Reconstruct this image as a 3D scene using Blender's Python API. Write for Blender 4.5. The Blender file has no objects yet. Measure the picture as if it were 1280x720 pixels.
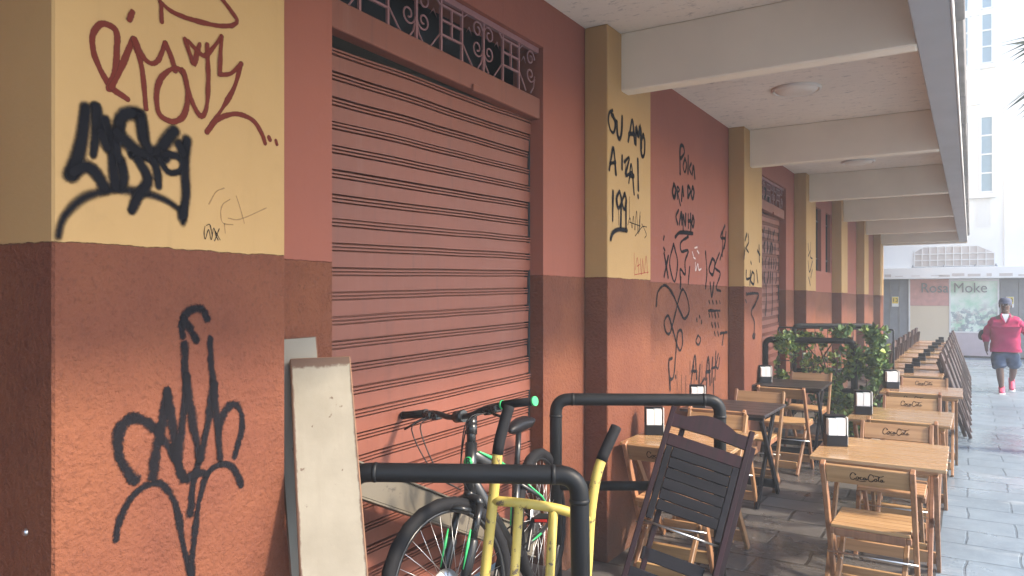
import bpy, bmesh, math, random
from mathutils import Vector, Matrix, Quaternion, noise as mnoise
R = math.radians
random.seed(7)
scene = bpy.context.scene
C = scene.collection

# ------------------------------------------------------------------ camera
cam_d = bpy.data.cameras.new("camera")
cam = bpy.data.objects.new("camera", cam_d); C.objects.link(cam)
cam.location = (0, 0, 1.65)
cam.rotation_euler = (R(90), 0, R(31.822))
cam_d.lens = 25.99; cam_d.sensor_width = 36; cam_d.shift_y = 10 / 1280
cam_d.clip_start = 0.05; cam_d.clip_end = 2000
scene.camera = cam
# ------------------------------------------------------------------ world, sun, exposure
SUN_AZ = 8.0      # degrees from +X towards +Y
SUN_EL = 39.5
w = bpy.data.worlds.new("World"); scene.world = w; w.use_nodes = True
nt = w.node_tree
sky = nt.nodes.new("ShaderNodeTexSky"); sky.sky_type = 'NISHITA'; sky.sun_disc = False
sky.sun_elevation = R(SUN_EL); sky.sun_rotation = R(90 - SUN_AZ)
sky.air_density = 1.0; sky.dust_density = 1.5; sky.ozone_density = 1.0
bg = nt.nodes["Background"]; bg.inputs[1].default_value = 0.15
nt.links.new(sky.outputs[0], bg.inputs[0])
sd = bpy.data.lights.new("sun", 'SUN'); sd.energy = 2.3; sd.angle = R(5.0); sd.color = (1.0, 0.86, 0.68)
so = bpy.data.objects.new("sun", sd); C.objects.link(so)
dvec = Vector((math.cos(R(SUN_EL)) * math.cos(R(SUN_AZ)), math.cos(R(SUN_EL)) * math.sin(R(SUN_AZ)), math.sin(R(SUN_EL))))
so.rotation_euler = dvec.to_track_quat('Z', 'Y').to_euler()
so.location = (20, 5, 20)
vs = scene.view_settings
vs.view_transform = 'Standard'; vs.look = 'None'; vs.gamma = 1.0; vs.use_curve_mapping = False
vs.exposure = 2.0
scene.render.engine = 'CYCLES'
scene.cycles.transparent_max_bounces = 24
scene.cycles.max_bounces = 8; scene.cycles.diffuse_bounces = 5

# ------------------------------------------------------------------ materials
def new_mat(name):
    m = bpy.data.materials.new(name); m.use_nodes = True
    n = m.node_tree; b = n.nodes["Principled BSDF"]
    return m, n, b
def N(n, t, **kw):
    x = n.nodes.new(t)
    for k, v in kw.items(): setattr(x, k, v)
    return x
def val(n, op, a, b=None, clamp=False):
    x = N(n, "ShaderNodeMath", operation=op); x.use_clamp = clamp
    for i, s in enumerate((a, b)):
        if s is None: continue
        if isinstance(s, (int, float)): x.inputs[i].default_value = s
        else: n.links.new(s, x.inputs[i])
    return x.outputs[0]
def mixc(n, f, a, b, mode='MIX'):
    x = N(n, "ShaderNodeMix", data_type='RGBA', blend_type=mode)
    for s, i in ((f, 0), (a, 6), (b, 7)):
        if isinstance(s, (int, float)): x.inputs[i].default_value = s
        elif isinstance(s, tuple): x.inputs[i].default_value = (*s[:3], 1)
        else: n.links.new(s, x.inputs[i])
    return x.outputs[2]
def noise(n, vec, scale, detail=4, rough=0.55):
    x = N(n, "ShaderNodeTexNoise"); x.inputs['Scale'].default_value = scale
    x.inputs['Detail'].default_value = detail; x.inputs['Roughness'].default_value = rough
    if vec is not None: n.links.new(vec, x.inputs['Vector'])
    return x.outputs['Fac']
def ramp(n, f, lo, hi):
    x = N(n, "ShaderNodeMapRange"); x.interpolation_type = 'SMOOTHSTEP'
    n.links.new(f, x.inputs[0]); x.inputs[1].default_value = lo; x.inputs[2].default_value = hi
    return x.outputs[0]
def ocoord(n, scale=(1, 1, 1), which='Object'):
    t = N(n, "ShaderNodeTexCoord")
    mp = N(n, "ShaderNodeMapping"); mp.inputs['Scale'].default_value = scale
    n.links.new(t.outputs[which], mp.inputs[0]); return mp.outputs[0]
def bump(n, b, h, strength, dist):
    x = N(n, "ShaderNodeBump"); x.inputs['Strength'].default_value = strength; x.inputs['Distance'].default_value = dist
    n.links.new(h, x.inputs['Height']); n.links.new(x.outputs[0], b.inputs['Normal'])
def plain(name, col, rough=0.5, metal=0.0, var=0.15, scale=8.0, spec=0.5, bmp=0.0):
    m, n, b = new_mat(name)
    v = ocoord(n)
    f = noise(n, v, scale, 5)
    c = mixc(n, f, tuple(x * (1 - var) for x in col), tuple(min(1, x * (1 + var)) for x in col))
    n.links.new(c, b.inputs['Base Color'])
    rr = val(n, 'ADD', val(n, 'MULTIPLY', f, 0.2), rough - 0.1)
    n.links.new(rr, b.inputs['Roughness'])
    b.inputs['Metallic'].default_value = metal; b.inputs['Specular IOR Level'].default_value = spec
    if bmp: bump(n, b, noise(n, v, scale * 12, 3), bmp, 0.002)
    return m
def two_tone(name, up, low, up2, low2, coarse=1.0):
    """painted masonry: smooth paint above the border, rough textured coat below it"""
    m, n, b = new_mat(name)
    v = ocoord(n)
    sx = N(n, "ShaderNodeSeparateXYZ"); n.links.new(v, sx.inputs[0])
    border = val(n, 'SUBTRACT', 1.79, val(n, 'MULTIPLY', sx.outputs[1], 0.006))
    wob = val(n, 'MULTIPLY', val(n, 'SUBTRACT', noise(n, v, 14, 5, 0.7), 0.5), 0.022)
    f = ramp(n, val(n, 'ADD', val(n, 'SUBTRACT', sx.outputs[2], border), wob), -0.002, 0.002)
    big = noise(n, v, 1.3, 5); mid = noise(n, v, 9, 5, 0.65); fine = noise(n, v, 60 * coarse, 3, 0.6)
    cu = mixc(n, ramp(n, big, 0.3, 0.7), up, up2)
    cu = mixc(n, val(n, 'MULTIPLY', ramp(n, mid, 0.58, 0.8), 0.22), cu, tuple(x * 0.72 for x in up))
    stv = noise(n, ocoord(n, (7, 7, 0.5)), 1.8, 5, 0.65)
    cu = mixc(n, val(n, 'MULTIPLY', ramp(n, stv, 0.55, 0.78), 0.28), cu, tuple(x * 0.6 for x in up))
    cu = mixc(n, val(n, 'MULTIPLY', ramp(n, noise(n, v, 3.1, 6, 0.7), 0.60, 0.66), 0.16), cu, tuple(min(1, x * 1.25) for x in up2))
    cl = mixc(n, ramp(n, big, 0.32, 0.68), low, low2)
    cl = mixc(n, val(n, 'MULTIPLY', ramp(n, noise(n, v, 2.3, 6, 0.72), 0.52, 0.64), 0.35), cl, tuple(x * 0.72 for x in low))
    cl = mixc(n, val(n, 'MULTIPLY', ramp(n, fine, 0.5, 0.72), 0.4), cl, tuple(x * 0.6 for x in low))
    cl = mixc(n, val(n, 'MULTIPLY', ramp(n, mid, 0.55, 0.75), 0.3), cl, tuple(min(1, x * 1.25) for x in low))
    # splash dirt at the foot of the wall
    foot = val(n, 'MULTIPLY', ramp(n, val(n, 'SUBTRACT', val(n, 'ADD', 0.35, val(n, 'MULTIPLY', mid, 0.4)), sx.outputs[2]), 0.0, 0.5), 0.55)
    cl = mixc(n, foot, cl, (0.07, 0.05, 0.04))
    n.links.new(mixc(n, f, cl, cu), b.inputs['Base Color'])
    b.inputs['Roughness'].default_value = 0.8; b.inputs['Specular IOR Level'].default_value = 0.2
    hl = val(n, 'ADD', fine, val(n, 'MULTIPLY', mid, 1.5))
    h = val(n, 'MULTIPLY', hl, val(n, 'SUBTRACT', 1.12, f))
    bump(n, b, h, 1.0, 0.008)
    return m
def wood(name, light, dark, axis, rough=0.4, grain=1.0, plank=0.0, spec=0.5, coat=0.0):
    m, n, b = new_mat(name)
    sc = [22 * grain] * 3; sc[axis] = 1.2
    oi = N(n, "ShaderNodeObjectInfo")
    t = N(n, "ShaderNodeTexCoord")
    off = N(n, "ShaderNodeVectorMath", operation='ADD'); n.links.new(t.outputs['Object'], off.inputs[0])
    cmb = N(n, "ShaderNodeCombineXYZ")
    for i in range(3): n.links.new(val(n, 'MULTIPLY', oi.outputs['Random'], 7.0 + i), cmb.inputs[i])
    n.links.new(cmb.outputs[0], off.inputs[1])
    mp = N(n, "ShaderNodeMapping"); mp.inputs['Scale'].default_value = sc; n.links.new(off.outputs[0], mp.inputs[0])
    g = noise(n, mp.outputs[0], 1.6, 6, 0.6)
    c = mixc(n, ramp(n, g, 0.33, 0.7), light, dark)
    if plank:
        sx = N(n, "ShaderNodeSeparateXYZ"); n.links.new(off.outputs[0], sx.inputs[0])
        fl = val(n, 'FLOOR', val(n, 'DIVIDE', sx.outputs[1], plank))
        wn = N(n, "ShaderNodeTexWhiteNoise", noise_dimensions='1D'); n.links.new(fl, wn.inputs['W'])
        c = mixc(n, val(n, 'MULTIPLY', wn.outputs['Value'], 0.6), c, dark)
    hs = N(n, "ShaderNodeHueSaturation"); n.links.new(c, hs.inputs['Color'])
    n.links.new(val(n, 'ADD', 0.72, val(n, 'MULTIPLY', oi.outputs['Random'], 0.5)), hs.inputs['Value'])
    n.links.new(val(n, 'ADD', 0.488, val(n, 'MULTIPLY', val(n, 'FRACT', val(n, 'MULTIPLY', oi.outputs['Random'], 17.0)), 0.02)), hs.inputs['Hue'])
    n.links.new(hs.outputs[0], b.inputs['Base Color'])
    n.links.new(val(n, 'ADD', rough - 0.08, val(n, 'MULTIPLY', g, 0.2)), b.inputs['Roughness'])
    b.inputs['Specular IOR Level'].default_value = spec
    if coat: b.inputs['Coat Weight'].default_value = coat; b.inputs['Coat Roughness'].default_value = 0.15
    bump(n, b, g, 0.15, 0.002)
    return m
def paving(name, c1, c2, mortar, bw, bh, ms, rot, rlo, rhi, wetscale, pale=None, bumpd=0.004):
    m, n, b = new_mat(name)
    t = N(n, "ShaderNodeTexCoord")
    mp = N(n, "ShaderNodeMapping"); mp.inputs['Rotation'].default_value = (0, 0, rot); n.links.new(t.outputs['Object'], mp.inputs[0])
    dist = N(n, "ShaderNodeTexNoise"); dist.inputs['Scale'].default_value = 3.0; n.links.new(mp.outputs[0], dist.inputs['Vector'])
    ad = N(n, "ShaderNodeVectorMath", operation='MULTIPLY_ADD'); n.links.new(dist.outputs['Color'], ad.inputs[0])
    ad.inputs[1].default_value = (0.05, 0.045, 0); n.links.new(mp.outputs[0], ad.inputs[2])
    br = N(n, "ShaderNodeTexBrick"); n.links.new(ad.outputs[0], br.inputs['Vector'])
    br.inputs['Scale'].default_value = 1.0; br.inputs['Brick Width'].default_value = bw; br.inputs['Row Height'].default_value = bh
    br.inputs['Mortar Size'].default_value = ms; br.inputs['Mortar Smooth'].default_value = 0.4; br.inputs['Bias'].default_value = 0.0
    br.inputs['Color1'].default_value = (*c1, 1); br.inputs['Color2'].default_value = (*c2, 1); br.inputs['Mortar'].default_value = (*mortar, 1)
    v = t.outputs['Object']
    n1 = noise(n, v, 1.1, 6, 0.6); n2 = noise(n, v, 24, 6, 0.7)
    c = mixc(n, val(n, 'MULTIPLY', ramp(n, n1, 0.35, 0.7), 0.55), br.outputs['Color'], tuple(x * 0.55 for x in c1))
    c = mixc(n, val(n, 'MULTIPLY', ramp(n, n2, 0.45, 0.75), 0.35), c, tuple(min(1, x * 1.5) for x in c2))
    if pale:
        mp2 = N(n, "ShaderNodeMapping"); mp2.inputs['Scale'].default_value = (0.6, 1.6, 1); n.links.new(v, mp2.inputs[0])
        st = noise(n, mp2.outputs[0], 1.9, 5, 0.6)
        c = mixc(n, val(n, 'MULTIPLY', ramp(n, st, 0.57, 0.70), 0.3), c, pale)  # pale streaks put the wet ground's bright reflections into the colour
    n.links.new(c, b.inputs['Base Color'])
    wet = ramp(n, noise(n, v, wetscale, 4, 0.6), 0.38, 0.62)
    r = val(n, 'ADD', val(n, 'MULTIPLY', wet, rhi - rlo), val(n, 'ADD', rlo, val(n, 'MULTIPLY', n2, 0.12)))
    n.links.new(r, b.inputs['Roughness']); b.inputs['Specular IOR Level'].default_value = 0.5
    h = val(n, 'ADD', val(n, 'MULTIPLY', br.outputs['Fac'], -1.0), val(n, 'MULTIPLY', n2, 0.25))
    h = val(n, 'ADD', h, val(n, 'MULTIPLY', noise(n, v, 5, 3), 0.5))
    bump(n, b, h, 0.7, bumpd)
    return m
def paint_stroke(name, col, soft, cover=1.0, speck=0.3):
    """sprayed or brushed paint: coverage fades towards the stroke's edge"""
    m, n, b = new_mat(name)
    uv = N(n, "ShaderNodeUVMap"); sx = N(n, "ShaderNodeSeparateXYZ"); n.links.new(uv.outputs[0], sx.inputs[0])
    a = val(n, 'SUBTRACT', val(n, 'MULTIPLY', sx.outputs[1], 2.0), 1.0)
    e = val(n, 'SUBTRACT', 1.0, sx.outputs[0], True)
    d = val(n, 'SQRT', val(n, 'ADD', val(n, 'MULTIPLY', a, a), val(n, 'MULTIPLY', e, e)))
    v = ocoord(n)
    nz = noise(n, v, 220, 3, 0.7)
    nl = noise(n, v, 35, 3, 0.6)
    d = val(n, 'ADD', d, val(n, 'MULTIPLY', val(n, 'SUBTRACT', nz, 0.5), speck))
    d = val(n, 'ADD', d, val(n, 'MULTIPLY', val(n, 'SUBTRACT', nl, 0.5), speck))
    x = N(n, "ShaderNodeMapRange"); x.interpolation_type = 'SMOOTHSTEP'
    n.links.new(d, x.inputs[0]); x.inputs[1].default_value = 0.98; x.inputs[2].default_value = max(0.0, 0.96 - soft)
    x.inputs[3].default_value = 0; x.inputs[4].default_value = cover
    n.links.new(x.outputs[0], b.inputs['Alpha'])
    b.inputs['Base Color'].default_value = (*col, 1); b.inputs['Roughness'].default_value = 0.75
    b.inputs['Specular IOR Level'].default_value = 0.05
    return m

M = {}
M['pillar'] = two_tone('pillar_paint', (0.42, 0.262, 0.112), (0.135, 0.045, 0.027), (0.39, 0.238, 0.10), (0.175, 0.062, 0.031), 1.0)
M['wall'] = two_tone('wall_paint', (0.275, 0.092, 0.062), (0.135, 0.045, 0.027), (0.25, 0.086, 0.060), (0.175, 0.062, 0.031), 1.0)
def shutter_mat():
    m, n, b = new_mat('shutter_paint'); v = ocoord(n)
    big = noise(n, v, 1.6, 5, 0.6); st = noise(n, ocoord(n, (6, 14, 0.7)), 1.5, 5, 0.65); sp = noise(n, v, 30, 4, 0.7)
    c = mixc(n, ramp(n, big, 0.3, 0.7), (0.22, 0.076, 0.051), (0.19, 0.068, 0.047))
    c = mixc(n, val(n, 'MULTIPLY', ramp(n, st, 0.52, 0.75), 0.35), c, (0.235, 0.115, 0.09))
    c = mixc(n, val(n, 'MULTIPLY', ramp(n, st, 0.46, 0.28), 0.3), c, (0.10, 0.042, 0.036))
    c = mixc(n, val(n, 'MULTIPLY', ramp(n, sp, 0.68, 0.76), 0.5), c, (0.08, 0.035, 0.03))
    n.links.new(c, b.inputs['Base Color']); n.links.new(val(n, 'ADD', 0.42, val(n, 'MULTIPLY', st, 0.25)), b.inputs['Roughness'])
    b.inputs['Specular IOR Level'].default_value = 0.3
    bump(n, b, val(n, 'ADD', big, val(n, 'MULTIPLY', sp, 0.05)), 0.5, 0.012); return m
M['shutter'] = shutter_mat()
M['iron_paint'] = plain('grille_paint', (0.27, 0.13, 0.13), 0.5, 0, 0.2, 12)
M['dark_void'] = plain('unlit_room', (0.02, 0.025, 0.03), 0.6)  # near-black colour stands in for the shade of unlit rooms
def ceil_mat():
    m, n, b = new_mat('ceiling_paint'); v = ocoord(n)
    big = noise(n, v, 0.9, 6, 0.6); fl = noise(n, v, 9, 6, 0.75)
    c = mixc(n, ramp(n, big, 0.35, 0.7), (0.74, 0.665, 0.575), (0.66, 0.595, 0.52))
    c = mixc(n, val(n, 'MULTIPLY', ramp(n, noise(n, ocoord(n, (3, 6, 3)), 3.0, 8, 0.85), 0.555, 0.60), 0.55), c, (0.26, 0.245, 0.24))
    n.links.new(c, b.inputs['Base Color']); b.inputs['Roughness'].default_value = 0.85; b.inputs['Specular IOR Level'].default_value = 0.15
    bump(n, b, fl, 0.3, 0.004); return m
M['ceiling'] = ceil_mat()
M['beam'] = plain('beam_paint', (0.74, 0.66, 0.535), 0.85, 0, 0.14, 2.2, 0.2, 0.3)
M['fascia'] = plain('fascia_concrete', (0.38, 0.38, 0.39), 0.85, 0, 0.14, 3, 0.2, 0.3)
M['fascia_lip'] = plain('fascia_lip_paint', (0.72, 0.70, 0.66), 0.8, 0, 0.1, 4, 0.2, 0.2)
M['weathered'] = plain('weathered_concrete', (0.20, 0.19, 0.185), 0.9, 0, 0.45, 6, 0.2, 0.4)
M['concrete'] = plain('step_concrete', (0.13, 0.11, 0.095), 0.8, 0, 0.35, 5, 0.3, 0.5)
M['walk'] = paving('walkway_slabs', (0.075, 0.071, 0.070), (0.115, 0.109, 0.106), (0.018, 0.017, 0.017), 0.56, 0.30, 0.012, 0.0, 0.10, 0.45, 0.9)
M['lane'] = paving('lane_slabs', (0.158, 0.205, 0.248), (0.188, 0.238, 0.285), (0.08, 0.107, 0.133), 0.58, 0.34, 0.009, 0.0, 0.10, 0.5, 0.55, (0.42, 0.45, 0.47))
M['drain'] = plain('drain_dirt', (0.05, 0.05, 0.05), 0.6, 0, 0.6, 18, 0.4, 0.4)
M['wood_x'] = wood('pine_grain_across', (0.42, 0.25, 0.12), (0.30, 0.165, 0.072), 0, 0.40)
M['wood_z'] = wood('pine_grain_along', (0.29, 0.15, 0.072), (0.19, 0.09, 0.04), 2, 0.42)
M['wood_top'] = wood('varnished_pine_top', (0.47, 0.30, 0.155), (0.33, 0.19, 0.085), 0, 0.24, 1.0, 0.145, 0.5, 0.6)
M['dark_x'] = wood('dark_mahogany_across', (0.010, 0.009, 0.012), (0.005, 0.005, 0.008), 0, 0.6, spec=0.15)
M['dark_z'] = wood('dark_mahogany_along', (0.020, 0.005, 0.008), (0.008, 0.003, 0.004), 2, 0.5, spec=0.2)
M['brown_x'] = wood('brown_wood_across', (0.06, 0.032, 0.026), (0.035, 0.02, 0.018), 0, 0.42)
M['brown_z'] = wood('brown_wood_along', (0.075, 0.040, 0.032), (0.042, 0.023, 0.02), 2, 0.45)
M['dark_top'] = wood('dark_table_top', (0.035, 0.026, 0.026), (0.018, 0.015, 0.017), 0, 0.3, 1.0, 0.145)
M['letter'] = plain('burnt_lettering', (0.035, 0.02, 0.012), 0.7)
M['steel'] = plain('zinc_steel', (0.55, 0.55, 0.55), 0.35, 1.0)
M['pipe'] = plain('black_pipe_paint', (0.006, 0.007, 0.009), 0.5, 0, 0.5, 10, 0.25)
M['rod'] = plain('black_rod_paint', (0.014, 0.015, 0.018), 0.5)
M['plastic'] = plain('black_plastic', (0.008, 0.008, 0.011), 0.45, spec=0.3)
M['paper'] = plain('napkin_paper', (0.82, 0.81, 0.78), 0.8, 0, 0.04)
M['rubber'] = plain('tyre_rubber', (0.009, 0.009, 0.011), 0.75, 0, 0.4, 40, 0.2)
M['bike'] = plain('bike_black_paint', (0.012, 0.013, 0.015), 0.3)
M['green'] = plain('bike_green_paint', (0.035, 0.40, 0.13), 0.4)
M['red_lens'] = plain('red_reflector', (0.6, 0.03, 0.02), 0.3)
def worn(name, col, under, amount, scale):
    m, n, b = new_mat(name); v = ocoord(n)
    f = ramp(n, noise(n, v, scale, 6, 0.7), amount, amount + 0.05)
    g = noise(n, v, 4, 4)
    c = mixc(n, g, tuple(x * 0.85 for x in col), tuple(min(1, x * 1.12) for x in col))
    n.links.new(mixc(n, f, c, under), b.inputs['Base Color']); b.inputs['Roughness'].default_value = 0.55
    bump(n, b, f, 0.3, 0.001); return m
M['yellow'] = worn('chipped_yellow_paint', (0.44, 0.34, 0.075), (0.10, 0.07, 0.04), 0.565, 26)
M['board_back'] = worn('old_cream_paint', (0.24, 0.215, 0.17), (0.13, 0.085, 0.05), 0.62, 16)
M['plank'] = worn('bare_grey_plank', (0.14, 0.122, 0.095), (0.065, 0.057, 0.048), 0.56, 10)
def board_mat():
    m, n, b = new_mat('old_cream_board'); t = N(n, "ShaderNodeTexCoord"); v = t.outputs['Object']
    sx = N(n, "ShaderNodeSeparateXYZ"); n.links.new(v, sx.inputs[0])
    nz = noise(n, v, 22, 5, 0.7); big = noise(n, v, 3, 5, 0.6)
    edge = val(n, 'ADD', val(n, 'ABSOLUTE', sx.outputs[0]), val(n, 'MULTIPLY', nz, 0.016))
    e = ramp(n, edge, 0.100, 0.106)
    topz = ramp(n, val(n, 'ADD', sx.outputs[2], val(n, 'MULTIPLY', nz, 0.05)), BOARD_L, BOARD_L + 0.012)
    e = val(n, 'MAXIMUM', e, topz)
    e = val(n, 'MAXIMUM', e, val(n, 'MULTIPLY', ramp(n, noise(n, v, 38, 3, 0.6), 0.70, 0.74), 0.8))
    c = mixc(n, ramp(n, big, 0.3, 0.7), (0.225, 0.203, 0.16), (0.165, 0.145, 0.11))
    mp = ocoord(n, (9, 9, 0.8)); c = mixc(n, val(n, 'MULTIPLY', ramp(n, noise(n, mp, 2.5, 5, 0.6), 0.5, 0.75), 0.35), c, (0.15, 0.125, 0.09))
    n.links.new(mixc(n, e, c, (0.07, 0.035, 0.02)), b.inputs['Base Color']); b.inputs['Roughness'].default_value = 0.7
    bump(n, b, val(n, 'ADD', e, nz), 0.4, 0.002); return m
BOARD_L = 1.385
M['board'] = board_mat()
M['rust'] = plain('board_rusty_edge', (0.16, 0.085, 0.05), 0.9, 0, 0.5, 25)
M['white_paint'] = plain('white_render', (0.80, 0.80, 0.78), 0.8, 0, 0.05, 1.5, 0.2)
M['pink_tile'] = plain('pink_stucco', (0.62, 0.33, 0.29), 0.8, 0, 0.25, 9, 0.2, 0.3)
M['beige'] = plain('beige_panel', (0.72, 0.60, 0.44), 0.8, 0, 0.05, 2)
M['mauve'] = plain('mauve_plinth', (0.52, 0.44, 0.46), 0.8, 0, 0.15, 6)
M['grey_door'] = plain('grey_metal_panel', (0.22, 0.23, 0.25), 0.6, 0, 0.25, 4)
M['grey_stone'] = plain('grey_stone_pillar', (0.24, 0.235, 0.235), 0.7, 0, 0.3, 6, 0.3, 0.3)
M['frame_white'] = plain('white_frame_paint', (0.75, 0.74, 0.72), 0.6)
M['vent'] = plain('vent_infill', (0.55, 0.50, 0.46), 0.8, 0, 0.15, 6)
M['sign_grey'] = plain('grey_letters', (0.22, 0.22, 0.205), 0.5)
M['sign_white'] = plain('sign_plate', (0.8, 0.8, 0.76), 0.6)
M['sign_yellow'] = plain('sign_yellow', (0.75, 0.55, 0.05), 0.6)
M['sign_black'] = plain('sign_black', (0.02, 0.02, 0.02), 0.6)
def shop_glass():
    m, n, b = new_mat('shop_window_glass'); v = ocoord(n)  # street reflections are painted into the pane's colour
    a = noise(n, v, 2.4, 5, 0.6); d = noise(n, v, 6, 4, 0.65)
    sx = N(n, "ShaderNodeSeparateXYZ"); n.links.new(v, sx.inputs[0])
    c = mixc(n, ramp(n, a, 0.35, 0.75), (0.80, 0.86, 0.78), (0.38, 0.66, 0.46))
    low = ramp(n, val(n, 'ADD', sx.outputs[2], val(n, 'MULTIPLY', a, 0.9)), 1.95, 1.55)
    c = mixc(n, val(n, 'MULTIPLY', val(n, 'MULTIPLY', ramp(n, d, 0.44, 0.54), low), 0.8), c, (0.20, 0.26, 0.30))  # dark reflected figures painted low in the pane
    c = mixc(n, val(n, 'MULTIPLY', ramp(n, noise(n, v, 9, 4, 0.6), 0.52, 0.6), val(n, 'MULTIPLY', low, 0.6)), c, (0.55, 0.50, 0.48))
    n.links.new(c, b.inputs['Base Color']); b.inputs['Roughness'].default_value = 0.06
    b.inputs['Coat Weight'].default_value = 0.6; b.inputs['Coat Roughness'].default_value = 0.02
    return m
M['shop_glass'] = shop_glass()
M['pane'] = plain('tower_pane', (0.30, 0.38, 0.42), 0.15, 0, 0.1)
M['leaf'] = plain('vine_leaf', (0.10, 0.175, 0.045), 0.5, 0, 0.5, 20)
M['leaf_y'] = plain('young_vine_leaf', (0.22, 0.28, 0.05), 0.5, 0, 0.4, 20)
M['leaf_d'] = plain('old_vine_leaf', (0.045, 0.09, 0.03), 0.5, 0, 0.4, 20)
M['stem'] = plain('woody_stem', (0.10, 0.075, 0.05), 0.8, 0, 0.3, 30)
M['frond'] = plain('palm_leaf', (0.05, 0.075, 0.03), 0.5, 0, 0.3, 12)
M['bark'] = plain('palm_bark', (0.14, 0.11, 0.085), 0.9, 0, 0.4, 14, 0.2, 0.6)
M['rock'] = plain('pale_rock', (0.24, 0.21, 0.185), 0.9, 0, 0.35, 7, 0.2, 0.6)
M['soil'] = plain('planting_soil', (0.06, 0.05, 0.04), 0.95, 0, 0.4, 9)
M['skin'] = plain('skin', (0.105, 0.055, 0.038), 0.5, 0, 0.08)
M['jacket'] = plain('pink_jacket_cloth', (0.36, 0.018, 0.085), 0.75, 0, 0.3, 11, 0.2, 0.6)
M['denim'] = plain('denim_cloth', (0.045, 0.072, 0.125), 0.85, 0, 0.35, 14, 0.2, 0.3)
M['shoe'] = plain('pink_shoe', (0.62, 0.07, 0.14), 0.6)
M['cap'] = plain('navy_cap', (0.055, 0.065, 0.11), 0.8)
M['white_cloth'] = plain('white_cloth', (0.75, 0.75, 0.74), 0.8)
M['black_cloth'] = plain('black_cloth', (0.02, 0.02, 0.024), 0.8)
M['eye'] = plain('eye_white', (0.6, 0.58, 0.55), 0.3)
M['lamp'] = plain('lamp_opal', (0.68, 0.63, 0.56), 0.4, 0, 0.05)
M['lamp_rim'] = plain('lamp_rim_metal', (0.62, 0.58, 0.53), 0.5)
M['spray_black'] = paint_stroke('black_spray_paint', (0.009, 0.009, 0.012), 0.62, 0.985, 0.25)
M['spray_dense'] = paint_stroke('black_spray_paint_dense', (0.010, 0.010, 0.013), 0.5, 0.93, 1.1)
M['spray_soft'] = paint_stroke('thin_black_spray', (0.010, 0.010, 0.013), 0.92, 0.95, 0.25)
M['brown_brush'] = paint_stroke('brown_brush_paint', (0.13, 0.026, 0.018), 0.25, 0.95, 0.5)
M['ink'] = paint_stroke('black_marker', (0.02, 0.018, 0.018), 0.3, 0.9, 0.2)
M['pencil'] = paint_stroke('faint_brown_marker', (0.28, 0.15, 0.07), 0.6, 0.45, 0.5)
M['red_ink'] = paint_stroke('red_marker', (0.40, 0.06, 0.04), 0.5, 0.8, 0.3)
M['chalk'] = paint_stroke('white_chalk', (0.62, 0.52, 0.48), 0.6, 0.8, 0.5)

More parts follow.
